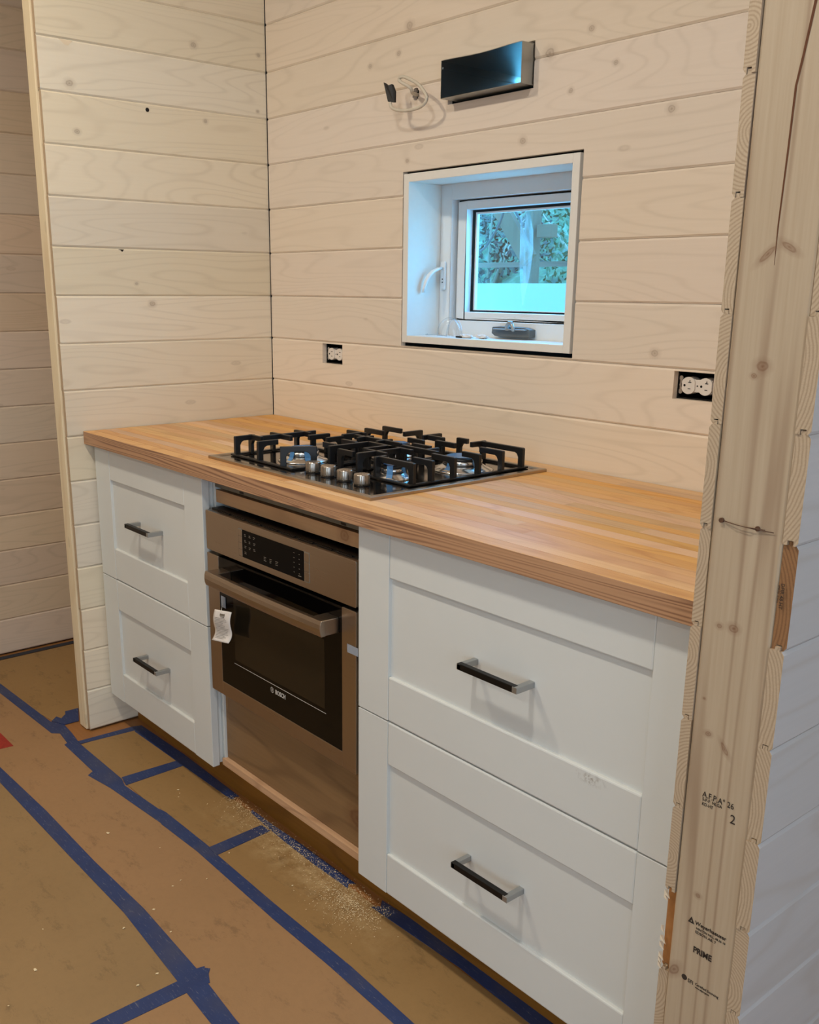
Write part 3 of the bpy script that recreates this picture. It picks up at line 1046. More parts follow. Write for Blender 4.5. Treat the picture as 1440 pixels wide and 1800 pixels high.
# ------------------------------------------------------------------ countertop
H = .909
TC = .0354
DC = .6396
ct = empty('countertop', 'oiled fir butcher block worktop spanning all the cabinets', 'countertop')
ws = [.0295, .030, .032, .030, .036, .028, .034, .032, .038, .030, .034, .036, .030, .038, .034, .032, .036, .044, .0316]
y = -DC
random.seed(21)
i = 0
while y < -.0032:
    w = ws[i % len(ws)]
    if i == 0: w = .034
    y1 = min(y + w, -.003)
    if -.003 - y1 < .01: y1 = -.003
    cuts = [.003]
    if i > 0:
        n = random.choice((1, 1, 2))
        cuts += sorted(random.uniform(.35, 1.8) for _ in range(n))
    cuts.append(1.987)
    for a, b in zip(cuts, cuts[1:]):
        if b - a < .12 and b != 1.987:
            b = a + .12
        mb = MB()
        e = .00025
        mb.box(a, y + (0 if i == 0 else e), H - TC, b, y1 - e, H)
        if i == 0:
            mb.mi = [1 if k == 2 else 0 for k in range(len(mb.f))]
            mb.build('stave', ['fir', 'fir_edge'], ct, bevel=.0009)
        else:
            mb.build('stave', 'fir', ct)
    y = y1
    i += 1
MB().box(.003, -DC + .0005, H - TC + .0005, 1.9865, -.0035, H - .0012).build('glue_core', 'fir_edge', ct)

# ------------------------------------------------------------------ cabinets
FY = -.6146
ZB, ZM, ZT = .1119, .4929, .8735
ST = .091


def drawer(parent, x0, x1, z0, z1, hx):
    d = empty('drawer')
    d.parent = parent
    yb = FY + .019
    MB().box(x0, FY, z0, x0 + ST, yb, z1).build('stile', 'paint', d, bevel=.0008)
    MB().box(x1 - ST, FY, z0, x1, yb, z1).build('stile', 'paint', d, bevel=.0008)
    for a, b in ((z0, z0 + ST), (z1 - ST, z1)):
        MB().box(x0 + ST + .0002, FY + .0002, a, x1 - ST - .0002, yb, b).build('rail', 'paint', d, bevel=.0030)
    MB().box(x0 + ST - .004, FY + .0075, z0 + ST - .004, x1 - ST + .004, yb - .001, z1 - ST + .004).build('recessed_panel', 'paint', d)
    zc = (z0 + z1) / 2 + .0025
    L = .0690
    yp = FY + .0074
    MB().box(hx - L + .0004, -.6500, zc - .0058, hx + L - .0060, -.6390, zc + .0058).build('handle_bar', 'void', d, bevel=.0012)
    for sx in (-L, L - .0105):
        MB().box(hx + sx, -.6505 if sx > 0 else -.6500, zc - .0054, hx + sx + .0105 - (0 if sx > 0 else .001), yp, zc + .0054).build('handle_post', 'alu', d, bevel=.0008)
    return d


def cabinet(x0, x1, label, hx):
    c = empty('drawer_cabinet', label, 'cabinet')
    t_ = .018
    mb = MB()
    yb, yf = -.02, -.581
    mb.box(x0 + .004, yf, ZB, x0 + .004 + t_, yb, ZT - .002)
    mb.box(x1 - .002 - t_, yf, ZB, x1 - .002, yb, ZT - .002)
    mb.box(x0 + .004 + t_, yf, ZB, x1 - .002 - t_, yb, ZB + t_)
    mb.box(x0 + .004 + t_, -.03, ZB + t_, x1 - .002 - t_, yb, ZT - .002)
    mb.build('carcass', 'paint', c, bevel=.0005)
    mb = MB()
    mb.box(x0 + .02, yf - .0125, ZB + .004, x1 - .006, yf - .001, ZT - .004)
    mb.build('drawer_box_front', 'paint', c)
    drawer(c, x0, x1, ZB, ZM - .0015, hx)
    drawer(c, x0, x1, ZM + .0015, ZT - .0012, hx)
    return c


cabinet(.0124, .6192, 'white two-drawer cabinet with recessed fronts against the left board wall', .325)
cabinet(1.2200, 1.9825, 'wide white two-drawer cabinet between the oven and the right partition', 1.601)

# cabinet that holds the oven
oc = empty('oven_cabinet', 'open wooden housing around the built-in oven with stained boards above and below', 'cabinet')
MB().box(.6192, -.581, .1119, .6255, -.02, .8715).build('side_panel', 'paint', oc)
MB().box(1.2140, -.578, .1119, 1.2190, -.02, .8715).build('side_panel', 'dark', oc)
MB().box(.626, -.575, .1320, 1.2138, -.562, .345).build('front_board', 'ply', oc, label='stained plywood board below the oven')
MB().box(.6205, -.5880, .1120, 1.2195, -.02, .1305).build('bottom_shelf', 'ledge', oc, bevel=.0006)
MB().box(.626, -.580, .8055, 1.2138, -.562, .8360).build('upper_rail', 'rail_pine', oc, label='pine board above the oven')
mb = MB()
mb.box(.626, -.582, .8430, 1.2138, -.560, .8725)
mb.build('support_rail', 'gap_grey', oc, label='grey metal rail under the worktop')
for x in (.745, 1.130):
    MB().box(x - .008, -.5825, .8445, x + .008, -.5818, .8495).build('rail_slot', 'void', oc)
MB().box(.626, -.03, .1305, 1.2138, -.022, .870).build('back_panel', 'dark', oc)
MB().box(.0035, -.5295, .0005, 1.9850, -.5130, .1115).build('toe_kick', 'ply', None, label='stained board closing the recess under all the cabinets', cat='toe kick')

# ------------------------------------------------------------------ oven
OV = empty('built_in_oven', 'stainless steel compact wall oven with black glass door under the cooktop', 'oven')
OX0, OX1, OZ0, OZ1 = .6325, 1.2118, .3361, .7927
MB().box(OX0 + .012, -.590, OZ0 + .01, OX1 - .012, -.06, OZ1 - .012).build('body', 'void', OV)
mb = MB()
mb.box(OX0 + .006, -.600, OZ1 - .006, OX1 - .006, -.570, OZ1 + .004)
for k in range(8):
    x = OX0 + .04 + k * .066
    mb.box(x, -.604, OZ1 + .0005, x + .05, -.599, OZ1 + .003)
mb.build('top_vent', 'void', OV)


def rounded_plate(mb, x0, z0, x1, z1, r, y0, y1, corners=(1, 1, 1, 1), m=0):
    pts = []
    for (cx, cz, a0, on) in ((x0 + r, z0 + r, 180, corners[0]), (x1 - r, z0 + r, 270, corners[1]),
                             (x1 - r, z1 - r, 0, corners[2]), (x0 + r, z1 - r, 90, corners[3])):
        if on:
            for k in range(5):
                a = math.radians(a0 + k * 22.5)
                pts.append((cx + r * math.cos(a), cz + r * math.sin(a)))
        else:
            pts.append((cx + (r if cx > (x0 + x1) / 2 else -r), cz + (r if cz > (z0 + z1) / 2 else -r)))
    mb.prism(pts, y0, y1, lambda p, q, a: (p, a, q), m)
    return mb


cp = rounded_plate(MB(), OX0, .6968, OX1, OZ1, .004, FY, -.596).build('control_panel', 'steel', OV, bevel=.0012)
MB().box(.7965, FY - .0008, .7115, 1.0375, FY + .001, .7755).build('display', 'display_glass', cp)
for (xa, xb) in ((.7810, .7955), (1.0390, 1.0560)):
    for k in range(4 if xa < .9 else 3):
        n = 4 if xa < .9 else 3
        z0 = .7130 + k * (.0625 / n)
        rounded_plate(MB(), xa, z0, xb, z0 + .0625 / n - .0010, .0015, FY - .0010, FY + .001).build('touch_button', 'steel', cp, bevel=.0004)
mb = MB()
rounded_plate(mb, .7795, .7115, .7965, .7770, .002, FY - .0004, FY)
mb.build('button_surround', 'print_grey', cp)
mb = MB()
rounded_plate(mb, 1.0375, .7110, 1.0575, .7765, .002, FY - .0004, FY)
mb.build('button_surround', 'print_grey', cp)
mb = MB()
yy = FY - .0010
random.seed(3)
for r_ in range(4):
    for c_ in range(3):
        if r_ == 3 and c_ > 0: continue
        x = .806 + c_ * .0185
        z = .7655 - r_ * .0135
        for q in range(2):
            w = random.uniform(.005, .009)
            mb.box(x, yy, z - q * .0035, x + w, yy + .0003, z - q * .0035 + .0011)
for c_ in range(3):
    x = .885 + c_ * .023
    for q in range(3):
        w = random.uniform(.006, .011)
        mb.box(x, yy, .7300 - q * .0038, x + w, yy + .0003, .7311 - q * .0038)
for r_ in range(5):
    for c_ in range(2):
        x = 1.000 + c_ * .019
        z = .765 - r_ * .0105
        mb.box(x, yy, z, x + .004, yy + .0003, z + .001)
mb.box(1.017, yy, .7180, 1.028, yy + .0003, .7196)
mb.build('touch_legends', 'print_grey', cp, kind='stuff')

door = empty('oven_door')
door.parent = OV
mb = MB()
rounded_plate(mb, OX0, OZ0, .6840, .6890, .003, FY, -.594)
rounded_plate(mb, 1.1655, OZ0, OX1, .6890, .003, FY, -.594)
mb.box(.6840, FY, OZ0, 1.1655, -.594, .3715)
mb.build('door_frame', 'steel', door, bevel=.0010)
MB().box(.6842, FY + .0008, .3717, 1.1653, -.596, .6885).build('door_glass', 'glass_black', door)
MB().box(.7460, FY + .0003, .4460, 1.1060, FY + .0012, .6020).build('viewing_window', 'glass_window', door)
MB().box(.7420, FY + .0004, .4358, 1.1090, FY + .0012, .4368).build('trim_line', 'print_light', door)
text('logo_lettering', 'BOSCH', .0145, (.9165, FY + .0004, .4165), (RX, 0, 0), 'print_light', door, sx=.86, bold=.0004)
mb = MB()
c0 = (.9035, FY + .0004, .4215)
for k in range(24):
    a, b = 2 * math.pi * k / 24, 2 * math.pi * (k + 1) / 24
    ro, ri = .0068, .0058
    mb.add([(c0[0] + rr * math.cos(q), c0[1], c0[2] + rr * math.sin(q)) for rr, q in ((ro, a), (ro, b), (ri, b), (ri, a))], [(0, 1, 2, 3)])
for s in (-1, 1):
    mb.box(c0[0] + s * .0026 - .0005, c0[1], c0[2] - .0045, c0[0] + s * .0026 + .0005, c0[1] + .0002, c0[2] + .0045)
mb.box(c0[0] - .0026, c0[1], c0[2] - .0005, c0[0] + .0026, c0[1] + .0002, c0[2] + .0005)
mb.build('logo_emblem', 'print_light', door)
# towel-bar handle: a bowed bar and two square blocks
mb = MB()
n = 14
ha, hb = .6985, 1.1560
vs, fs = [], []
prof = [(-.0135, .017), (-.0180, .009), (-.0195, 0), (-.0180, -.009), (-.0135, -.017), (.004, -.017), (.004, .017)]
for i in range(n + 1):
    t_ = i / n
    x = ha + (hb - ha) * t_
    bowy = -.004 * math.sin(math.pi * t_)
    for (py, pz) in prof:
        vs.append((x, -.6500 + py * .62 + bowy, .6470 + pz))
m_ = len(prof)
for i in range(n):
    for j in range(m_):
        fs.append((i * m_ + j, i * m_ + (j + 1) % m_, (i + 1) * m_ + (j + 1) % m_, (i + 1) * m_ + j))
fs += [tuple(range(m_)), tuple(range(n * m_, (n + 1) * m_))]
mb.add(vs, fs)
mb.build('handle_bar', 'steel', door, bevel=.0012)
for x in (ha + .0005, hb - .0405):
    MB().box(x, -.6490, .6305, x + .040, FY + .0008, .6635).build('handle_block', 'steel', door, bevel=.0012)

# paper tag and bits of tape on the oven
tg = empty('paper_tag', 'white printed paper tag hanging from the oven door behind the handle', 'tag')
mb = MB()
vs, fs = [], []
n1, n2 = 8, 20
P0, P1 = Vector((.7060, -.6415, .5680)), Vector((.7780, -.6385, .5790))


def tagp(u, v):
    b = P0.lerp(P1, u)
    out = -.030 * max(0, v - .6) ** 1.5 - .0035 * math.sin(v * 5.5)
    return Vector((b.x - .050 * max(0, v - .62) ** 1.6 - .004 * math.sin(v * 3.0), b.y + out, b.z - v * .080 + .006 * max(0, v - .8)))


for j in range(n2 + 1):
    for i in range(n1 + 1):
        vs.append(tuple(tagp(i / n1, j / n2)))
for j in range(n2):
    for i in range(n1):
        a = j * (n1 + 1) + i
        fs.append((a, a + 1, a + n1 + 2, a + n1 + 1))
mb.add(vs, fs, 0, True)
o = mb.build('paper', 'white_paper', tg)
sd = o.modifiers.new('s', 'SOLIDIFY')
sd.thickness = .0004
mb = MB()


def tagquad(u0, v0, u1, v1, off=.0009):
    k = 4
    for s_ in range(k):
        ua, ub = u0 + (u1 - u0) * s_ / k, u0 + (u1 - u0) * (s_ + 1) / k
        q = [tagp(ua, v0), tagp(ub, v0), tagp(ub, v1), tagp(ua, v1)]
        mb.add([(p.x + .0002, p.y - off, p.z) for p in q], [(0, 1, 2, 3)])


tagquad(.38, .09, .66, .16)
tagquad(.42, .18, .66, .20)
random.seed(12)
for k in range(15):
    v = .23 + k * .047
    u1 = random.uniform(.55, .92)
    tagquad(.10, v, u1, v + .012)
mb.build('printed_lines', 'print_grey', tg)
MB().tube(smooth_pts([(.703, -.6165, .575), (.712, -.624, .574), (.728, -.636, .573), (.738, -.6415, .571)], 4), .0008, 6).build('loop', 'white_plastic', tg)
MB().box(.6930, -.6160, .566, .7120, -.6150, .5935).build('tape_piece', 'clear_tape', tg)
MB().box(1.1850, FY - .0012, .5985, 1.2195, FY - .0006, .6160).build('tape_scrap', 'clear_tape', None,
    label='scrap of pale clear tape on the right edge of the oven door', cat='tape')

# ------------------------------------------------------------------ cooktop
CT = empty('gas_cooktop', 'stainless four-burner gas cooktop with black cast iron grates set on the worktop', 'cooktop')
cx0, cx1, cy0, cy1 = .6035, 1.2180, -.5845, -.0770
mb = MB()
rim = .012


def rectpts(i, z):
    return [(cx0 + i, cy0 + i, z), (cx1 - i, cy0 + i, z), (cx1 - i, cy1 - i, z), (cx0 + i, cy1 - i, z)]


loops = [rectpts(.0, H + .0004), rectpts(.0, H + .0058), rectpts(.002, H + .0072), rectpts(rim, H + .0076), rectpts(rim + .004, H + .0050), rectpts(rim + .3, H + .0050)]
vs = [p for l_ in loops[:5] for p in l_]
fs = []
for j in range(4):
    for k in range(4):
        fs.append((j * 4 + k, j * 4 + (k + 1) % 4, (j + 1) * 4 + (k + 1) % 4, (j + 1) * 4 + k))
mb.add(vs, fs + [(3, 2, 1, 0)])
mb.add(loops[4], [(0, 1, 2, 3)], 1)
mb.build('deck', ['steel', 'steel_deck'], CT)
DZ = H + .0052
for x, y in ((.9310, -.5130), (.9900, -.5150), (1.0500, -.5170), (1.1085, -.5180)):
    kn = MB()
    kn.lathe([(.0150, .0015), (.0150, .0030), (.0168, .0045), (.0168, .0220), (.0158, .0240)], (x, y, DZ), 30)
    k = kn.build('control_knob', 'steel_knob', CT, bevel=.0004)
    MB().lathe([(.0172, 0), (.0172, .0012)], (x, y, DZ), 24).build('knob_seal', 'void', k)
    g_ = MB()
    for q in range(30):
        a = 2 * math.pi * (q + .5) / 30
        g_.add([(x + rr * math.cos(a + d), y + rr * math.sin(a + d), DZ + z) for rr, d, z in
                ((.01685, -.03, .005), (.01685, .03, .005), (.01685, .03, .0215), (.01685, -.03, .0215))], [(0, 1, 2, 3)])
    g_.build('knurling', 'print_grey', k)


def burner(x, y, r, film):
    b = empty('burner')
    b.parent = CT
    MB().lathe([(r * 1.55, 0), (r * 1.5, .0025), (r * 1.15, .008), (r * .98, .013)], (x, y, DZ), 36).build('drip_collar', 'chrome', b)
    MB().lathe([(r * .92, .013), (r * .98, .0135), (r * .98, .0215), (r * .93, .0225)], (x, y, DZ), 40).build('flame_ring', 'chrome', b)
    MB().lathe([(r * .99, .0120), (r * .99, .0145)], (x, y, DZ), 36).build('dark_band', 'iron', b)
    MB().lathe([(r * .88, .0225), (r * .93, .023), (r * .95, .0255), (r * .88, .0290), (r * .2, .0300)], (x, y, DZ), 36).build('burner_cap', 'iron', b)
    if film:
        f = MB()
        for a0, w in film:
            a0 = math.radians(a0)
            path = [(r * .6, .0305), (r * .97, .0295), (r * 1.02, .020), (r * 1.10, .012), (r * 1.35, .004), (r * 1.5, .003)]
            vs = []
            ux, uy = math.cos(a0), math.sin(a0)
            for rr, z in path:
                for s in (-1, 1):
                    vs.append((x + ux * rr - uy * s * w / 2, y + uy * rr + ux * s * w / 2, DZ + z))
            f.add(vs, [(2 * k, 2 * k + 1, 2 * k + 3, 2 * k + 2) for k in range(len(path) - 1)])
        f.lathe([(r * .8, .0304), (r * .8, .0307)], (x, y, DZ), 30)
        f.build('protective_film', 'film', b, label='blue protective film')


burner(.7900, -.4400, .038, [(-20, .014), (-75, .012)])
burner(.8650, -.2150, .030, [(-45, .016), (60, .014)])
burner(1.1000, -.2250, .045, [(-5, .016), (-80, .014)])
burner(1.0850, -.4150, .026, [(-55, .013), (20, .012)])

GT = .9615  # top of the grates
GB = DZ + .0005


def finger(mb, a, b, legs=(1, 0), th=.0085, hh=.0120, arch=False):
    """flat cast bar from a to b (xy), standing on a leg at either end"""
    a, b = Vector((a[0], a[1])), Vector((b[0], b[1]))
    d = b - a
    L = d.length
    d.normalize()
    n_ = Vector((-d.y, d.x)) * th / 2
    lw = .0140
    rr = .010

    def fn(p, q, s):
        w = a + d * p + n_ * s
        return (w.x, w.y, q)

    top, zb, z0 = GT, GT - hh, GB
    if legs == (1, 0):
        poly = [(0, z0), (lw, z0), (lw, zb - rr), (lw + rr * .4, zb - rr * .3), (lw + rr, zb), (L, zb), (L, top), (.002, top), (0, top - .002)]
    elif legs == (0, 1):
        poly = [(0, zb), (L - lw - rr, zb), (L - lw - rr * .4, zb - rr * .3), (L - lw, zb - rr), (L - lw, z0), (L, z0), (L, top), (0, top)]
    elif legs == (1, 1):
        poly = [(0, z0), (lw, z0), (lw, zb - rr), (lw + rr * .4, zb - rr * .3), (lw + rr, zb), (L - lw - rr, zb), (L - lw - rr * .4, zb - rr * .3),
                (L - lw, zb - rr), (L - lw, z0), (L, z0), (L, top), (0, top)]
    else:
        poly = [(0, zb), (L, zb), (L, top), (0, top)]
    mb.prism(poly, -1, 1, fn)


def base_ring(mb, x0, y0, x1, y1, w=.009, h=.0042, gap=None):
    z0, z1 = GB, GB + h
    mb.box(x0, y0, z0, x1, y0 + w, z1)
    mb.box(x0, y1 - w, z0, x1, y1, z1)
    mb.box(x0, y0 + w, z0, x0 + w, y1 - w, z1)
    mb.box(x1 - w, y0 + w, z0, x1, y1 - w, z1)


g = MB()
base_ring(g, .632, -.540, .888, -.318)
for x in (.645, .745):
    finger(g, (x, -.536), (x, -.480))
finger(g, (.838, -.536), (.884, -.468), (1, 1))
for yy_, xe in ((-.487, .690), (-.425, .722), (-.354, .700)):
    finger(g, (.634, yy_), (xe, yy_))
finger(g, (.676, -.486), (.676, -.322), (0, 1))
finger(g, (.735, -.322), (.735, -.385))
finger(g, (.790, -.322), (.790, -.372))
finger(g, (.884, -.415), (.838, -.415))
finger(g, (.884, -.355), (.830, -.355))
g.build('left_grate', 'iron', CT, bevel=.0012)
g = MB()
base_ring(g, .712, -.312, .962, -.100)
for yy_ in (-.250, -.193, -.134):
    finger(g, (.714, yy_), (.786, yy_))
finger(g, (.770, -.310), (.770, -.250), (1, 0))
finger(g, (.830, -.310), (.830, -.262), (1, 0))
finger(g, (.900, -.310), (.900, -.262), (1, 0))
finger(g, (.830, -.104), (.830, -.165), (1, 0))
finger(g, (.900, -.104), (.900, -.165), (1, 0))
for yy_ in (-.285, -.215, -.150):
    finger(g, (.960, yy_), (.905, yy_))
finger(g, (.790, -.285), (.900, -.285), (0, 0))
g.build('middle_grate', 'iron', CT, bevel=.0012)
g = MB()
base_ring(g, .972, -.456, 1.184, -.100)
for yy_, xs in ((-.115, 1.052), (-.180, 1.110), (-.252, 1.128), (-.325, 1.110), (-.388, 1.120), (-.440, 1.068)):
    finger(g, (1.182, yy_), (xs, yy_))
finger(g, (1.050, -.150), (1.050, -.083 - .02), (0, 1))
for yy_, xs in ((-.120, 1.010), (-.190, 1.040), (-.262, 1.035), (-.330, 1.050), (-.400, 1.045)):
    finger(g, (.974, yy_), (xs, yy_))
finger(g, (1.010, -.454), (1.010, -.330), (1, 0))
finger(g, (1.070, -.454), (1.070, -.452 + .030), (1, 0))
finger(g, (.980, -.300), (1.100, -.300), (1, 0))
finger(g, (1.060, -.300), (1.060, -.262), (0, 0))
g.build('right_grate', 'iron', CT, bevel=.0012)
g = MB()
base_ring(g, .895, -.450, .968, -.322)
finger(g, (.897, -.445), (.897, -.330), (1, 1))
finger(g, (.897, -.330), (1.000, -.330), (0, 0))
finger(g, (.935, -.446), (.990, -.446), (1, 0))
finger(g, (.966, -.400), (.966, -.330), (1, 1))
g.build('bridge_grate', 'iron', CT, bevel=.0012)


# ------------------------------------------------------------------ floor coverings
def slab(name, pts, z0, z1, mat, **kw):
    area_ = sum(a[0] * b[1] - b[0] * a[1] for a, b in zip(pts, pts[1:] + pts[:1]))
    if area_ < 0: pts = pts[::-1]
    mb = MB()
    mb.prism(pts, z0, z1, lambda p, q, a: (p, q, a))
    return mb.build(name, mat, kw.pop('parent', None), **kw)


R4 = lambda x0, y0, x1, y1: [(x0, y0), (x1, y0), (x1, y1), (x0, y1)]
G1 = 'tan boards covering the kitchen floor'
slab('floor_paper', [(-.755, -.981), (2.60, -.981), (2.60, -.744), (.10, -.744), (-.10, -.760), (-.755, -.787)], .0004, .0014, 'paper_red', label='long reddish brown floor paper strip between the two long lines of blue tape', cat='floor paper')
slab('floor_paper', R4(-.755, -3.0, 1.171, -.983), .0004, .0014, 'paper_brown', label='soiled brown floor paper left of the short blue tape, in the front corner', cat='floor paper')
slab('floor_paper', R4(1.173, -3.0, 3.4, -.983), .0004, .0014, 'paper_red', label='brown floor paper right of the short blue tape at the bottom edge', cat='floor paper')
slab('floor_board', [(.066, -.742), (.349, -.742), (.354, -.566), (.060, -.566)], .0004, .0016, 'paper_khaki', label='smallest tan floor board, beside the foot of the left partition', cat='floor board')
slab('floor_board', [(.351, -.742), (.799, -.742), (.793, -.560), (.356, -.560)], .0004, .0016, 'paper_khaki', label='middle tan floor board in front of the oven cabinet, dusted with sawdust', cat='floor board')
slab('floor_board', [(.801, -.742), (1.985, -.742), (1.985, -.560), (.795, -.560)], .0004, .0016, 'paper_khaki', label='longest tan floor board, in front of the wide right cabinet', cat='floor board')
slab('floor_board', [(-.752, -.785), (-.3, -.768), (-.125, -.742), (-.175, -.650), (-.175, -.005), (-.752, -.005)], .0004, .0016, 'paper_khaki', label='tan floor board in the passage behind the left partition', cat='floor board')

TP = [
    ([(-.75, -.769), (-.542, -.770), (-.143, -.752), (-.093, -.728), (-.02, -.733), (.058, -.743), (.050, -.772), (-.043, -.762), (-.060, -.781), (-.128, -.784), (-.46, -.798), (-.75, -.800)], 'blue tape line crossing from the passage to the left partition foot'),
    ([(.020, -.745), (.058, -.743), (.334, -.740), (.375, -.750), (.566, -.734), (.616, -.763), (.362, -.786), (.258, -.804), (.244, -.784), (.037, -.781)], 'wide doubled stretch of blue tape in front of the left cabinet'),
    ([(.544, -.734), (.569, -.729), (.783, -.723), (.828, -.726), (1.06, -.726), (1.331, -.721), (1.526, -.727), (2.6, -.727), (2.6, -.757), (1.502, -.756), (1.305, -.754), (1.108, -.758), (.776, -.756), (.614, -.765), (.584, -.759)], 'long blue tape running past the oven and the right cabinet'),
    ([(-.75, -.972), (.057, -.975), (.372, -.964), (.666, -.963), (.901, -.955), (1.146, -.962), (1.316, -.975), (2.6, -.975), (2.6, -1.012), (1.286, -1.015), (1.18, -1.010), (.888, -.995), (.59, -1.0), (.145, -1.005), (-.75, -1.005)], 'longest blue tape line, farthest from the cabinets'),
    ([(1.153, -.99), (1.153, -1.084), (1.154, -1.184), (1.150, -2.2), (1.190, -2.2), (1.191, -1.138), (1.192, -1.079), (1.193, -.99)], 'short blue tape leaving the frame at the bottom edge'),
    ([(1.141, -.975), (1.148, -.946), (1.152, -.949), (1.161, -.941), (1.172, -.951), (1.196, -.962), (1.193, -.981), (1.170, -.996)], 'crumpled blue tape patch on the lower tape crossing'),
    ([(.042, -.742), (.050, -.573), (.060, -.545), (.097, -.580), (.078, -.578), (.062, -.741)], 'short dark blue tape beside the left partition foot'),
    ([(.060, -.546), (.311, -.538), (.617, -.541), (.610, -.552), (.622, -.558), (.612, -.566), (.336, -.574), (.086, -.581)], 'dark blue tape under the edge of the left cabinet'),
    ([(.700, -.552), (.80, -.550), (.89, -.546), (1.118, -.543), (1.108, -.555), (1.122, -.567), (1.000, -.571), (.877, -.570), (.78, -.566), (.705, -.560)], 'sawdust-covered blue tape under the oven'),
    ([(1.205, -.536), (1.538, -.512), (1.717, -.512), (1.985, -.512), (1.985, -.560), (1.658, -.562), (1.471, -.556), (1.209, -.569), (1.220, -.553)], 'dark blue tape along the foot of the right cabinet'),
    ([(.328, -.737), (.335, -.571), (.372, -.572), (.375, -.747)], 'blue tape cross strip nearest the left partition'),
    ([(.782, -.728), (.776, -.573), (.812, -.571), (.822, -.728)], 'blue tape cross strip in front of the oven'),
    ([(-.141, -.749), (-.164, -.725), (-.142, -.718), (-.163, -.696), (-.184, -.689), (-.182, -.646), (-.092, -.682), (-.093, -.728)], 'overlapping blue tape pieces behind the left partition foot'),
]
for k, (pts, lb) in enumerate(TP):
    slab('painters_tape', pts, .0017, .0020 + .00012 * k, 'tape', label=lb, cat='tape', group='blue tape lines on the floor')
slab('floor_tape', R4(-.785, -3.0, -.756, -.01), .0017, .0021, 'tape_dark', label='dark grey tape along the foot of the far board wall', cat='tape')
slab('red_sticker', [(-.20, -.900), (-.049, -.8995), (-.054, -.950), (-.20, -.955)], .0015, .0021, 'red', label='red printed sticker on the floor at the left edge of the photo', cat='sticker')

# loose chips
random.seed(5)
SPK = [(.57, -.887), (.709, -.818), (.859, -.843), (.868, -.868), (.918, -.94), (.937, -1.018), (.948, -1.21), (.834, -1.151), (1.109, -1.029),
       (1.115, -1.074), (1.014, -1.286), (.486, -.65), (.52, -.667), (.505, -.655), (1.035, -.658), (.832, -.700), (.891, -.794), (1.01, -.948)]
chip0 = None
for k, (x, y) in enumerate(SPK):
    if chip0 is None:
        mb = MB()
        mb.add([(-.004, -.002, 0), (.003, -.003, 0), (.005, .001, 0), (-.002, .003, 0), (-.003, -.0015, .0015), (.003, -.001, .0018), (.002, .002, .0012)],
               [(0, 1, 5, 4), (1, 2, 6, 5), (2, 3, 6), (3, 0, 4, 6), (4, 5, 6), (3, 2, 1, 0)])
        o = chip0 = mb.build('wood_chip', 'chip', None)
    else:
        o = chip0.copy()
        COL.objects.link(o)
    o.location = (x, y, .0026 if y > -.96 or y < -1.02 else .003)
    o.rotation_euler = (0, 0, random.uniform(0, 6))
    s = random.choice((.45, .6, .5, .8)) if k not in (0, 6) else 1.1
    o.scale = (s, s, s)
    lab = ('largest pale wood chip, alone in the middle of the long brown paper strip' if k == 0 else
           'flat pale wood chip on the soiled brown paper in the front corner' if k == 6 else
           'tiny wood chip on the tan floor boards beside the cabinets' if y > -.725 else
           'tiny pale wood chip on or beside the long blue tape by the cabinets' if y > -.80 else
           'small pale wood chip on the long brown paper strip' if y > -.955 else
           'small pale wood chip on or in front of the longest blue tape line')
    props(o, lab, 'wood chip', 'wood chips on the floor')
# sawdust
mb = MB()
for k in range(2600):
    t_ = random.random()
    x = .60 + .66 * t_
    y = -.562 + random.gauss(0, .011) - (abs(random.gauss(0, .03)) if random.random() < .35 else 0)
    if k % 3 == 0:
        x = random.gauss(1.17, .05)
        y = -.585 - abs(random.gauss(0, .035))
    if y > -.532: y = -.535
    s = random.uniform(.0005, .0016)
    a = random.uniform(0, 3)
    z = .0036
    mb.add([(x, y, z), (x + s * 2 * math.cos(a), y + s * 2 * math.sin(a), z + s * .3), (x - s * math.sin(a), y + s * math.cos(a), z + s * .4)], [(0, 1, 2)])
mb.build('sawdust', 'chip', None, kind='stuff', label='pale sawdust scattered along the foot of the oven cabinet', cat='sawdust')

# ------------------------------------------------------------------ outside the window
MB().box(-1.6, 1.0, -.3, 1.4, 1.03, 1.3235).build('outdoor_panel', 'panel_out', None, label='bright white panel outside, filling the lower part of the window', cat='panel')
po = empty('porch_post', 'weathered timber porch post with knee braces seen through the window', 'post')
MB().box(-.780, 2.0, -.3, -.722, 2.06, 2.4).build('post', 'timber_out', po, bevel=.006)


def beam(a, b, w, name, mat, parent, y0=2.02, d=.03):
    a, b = Vector(a), Vector(b)
    dd = (b - a).normalized()
    n_ = Vector((-dd.y, dd.x)) * w / 2
    q = [a + n_, b + n_, b - n_, a - n_]
    mb = MB()
    mb.prism([(p.x, p.y) for p in q], y0, y0 + d, lambda p, r_, t_: (p, t_, r_))
    return mb.build(name, mat, parent)


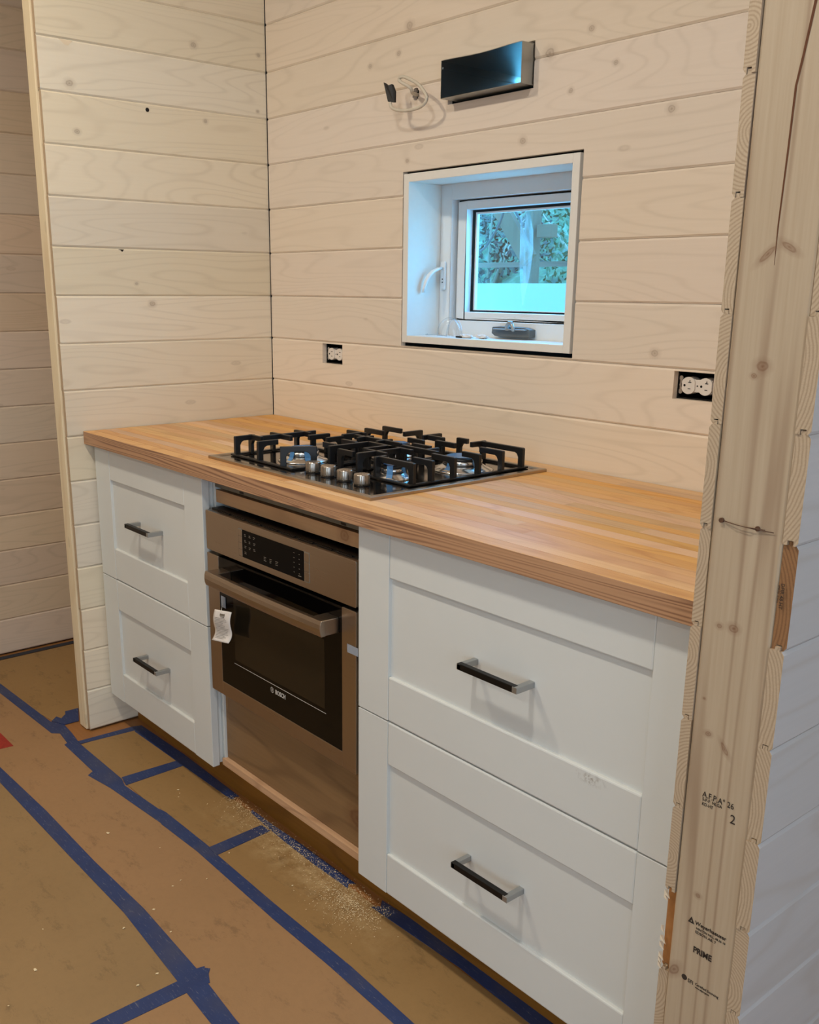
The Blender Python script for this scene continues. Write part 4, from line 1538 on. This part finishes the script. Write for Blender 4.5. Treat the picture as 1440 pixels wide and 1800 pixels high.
beam((-1.22, 2.05), (-.72, 1.44), .085, 'knee_brace', 'timber_out', po, 1.965)
MB().box(-.700, 2.0, 1.545, -.610, 2.05, 1.605).build('beam_end', 'beam_out', po, bevel=.003)
MB().box(-1.7, 2.2, 1.415, .8, 2.24, 1.440).build('porch_rail', 'beam_out', None, label='thin pale porch rail beyond the window', cat='rail')
MB().box(-.62, 2.15, -.3, .8, 2.2, 1.405).build('porch_board', 'timber_out', None, label='tan porch boarding to the right of the outdoor post', cat='board')
MB().box(-1.9, 2.3, 1.715, .9, 2.38, 1.80).build('porch_beam', 'beam_out', None, label='horizontal porch beam across the top of the window view', cat='beam')
MB().tube(smooth_pts([(-1.30, 2.27, 1.72), (-1.16, 2.0, 1.62), (-1.02, 1.9, 1.50), (-.95, 1.9, 1.50), (-.86, 1.9, 1.60), (-.80, 1.9, 1.70), (-.70, 1.9, 1.60)]), .006, 8).build(
    'hanging_hose', 'rope', None, label='dark hose hanging in a V in front of the outdoor post', cat='hose')
# bank
mb = MB()
nx, ny = 40, 26
vs, fs = [], []
random.seed(9)
for j in range(ny + 1):
    for i in range(nx + 1):
        x = -14 + 18 * i / nx
        y = 2.8 + 12 * (j / ny)
        z = -.35 + max(0, (y - 3.6)) * .42 + .28 * math.sin(x * 1.7 + y) * math.cos(y * 1.3 - x) + random.uniform(-.09, .09)
        vs.append((x, y, z))
for j in range(ny):
    for i in range(nx):
        a = j * (nx + 1) + i
        fs.append((a, a + 1, a + nx + 2, a + nx + 1))
mb.add(vs, fs)
mb.build('hillside', 'hill', None, kind='structure')
random.seed(31)


def shrub(x, y, z, R_, mat, label):
    s = empty('shrub', label, 'shrub', 'shrubs on the bank outside')
    mb = MB()
    for k in range(1300):
        d = Vector((random.gauss(0, 1), random.gauss(0, 1), random.gauss(0, .8))).normalized() * R_ * random.uniform(.5, 1)
        c = Vector((x, y, z + R_ * .7)) + d
        u = Vector((random.uniform(-1, 1), random.uniform(-1, 1), random.uniform(-1, 1))).normalized() * R_ * .055
        v = u.cross(Vector((random.uniform(-1, 1), random.uniform(-1, 1), 1))).normalized() * R_ * .022
        mb.add([tuple(c - u), tuple(c + v), tuple(c + u), tuple(c - v)], [(0, 1, 2, 3)])
    mb.build('foliage', mat, s, kind='stuff')
    mb = MB()
    for k in range(5):
        a = random.uniform(0, 6.3)
        mb.tube([(x, y, z - .3), (x + math.cos(a) * R_ * .3, y + math.sin(a) * R_ * .3, z + R_ * .5), (x + math.cos(a) * R_ * .7, y + math.sin(a) * R_ * .7, z + R_)], [.03 * R_, .02 * R_, .006 * R_], 6)
    mb.build('stem', 'branch', s)


for k, (x, y, R_, lb) in enumerate([
        (-3.05, 4.25, .30, 'low bright green shrub just behind the outdoor post, nearest the window'),
        (-6.6, 7.7, .9, 'dark leafy shrub on the bank, in the middle of the window view'),
        (-4.75, 7.5, .85, 'light green shrub on the bank, at the right side of the window view'),
        (-8.7, 9.0, 1.1, 'dark leafy shrub on the bank, at the left side of the window view'),
        (-6.9, 10.7, 1.2, 'large light green shrub high on the bank'),
        (-9.9, 12.0, 1.4, 'largest dark shrub at the top of the bank')]):
    z = -.35 + max(0, y - 3.6) * .42
    shrub(x, y, z, R_, 'foliage' if k % 2 == 0 else 'foliage_dark', lb)
mb = MB()
for k in range(60):
    x, y = random.uniform(-4.9, -3.6), random.uniform(4.9, 6.2)
    z = -.35 + (y - 3.6) * .42 + .35
    a = random.uniform(-.6, .6)
    L = random.uniform(.3, .9)
    mb.tube([(x, y, z), (x + L * .5, y + a * .3, z + random.uniform(-.1, .25)), (x + L, y + a * .5, z + random.uniform(-.3, .1))], [.012, .009, .004], 5)
mb.build('brush_pile', 'branch', None, kind='stuff', label='tangle of pale dead branches lying on the bank', cat='branches')
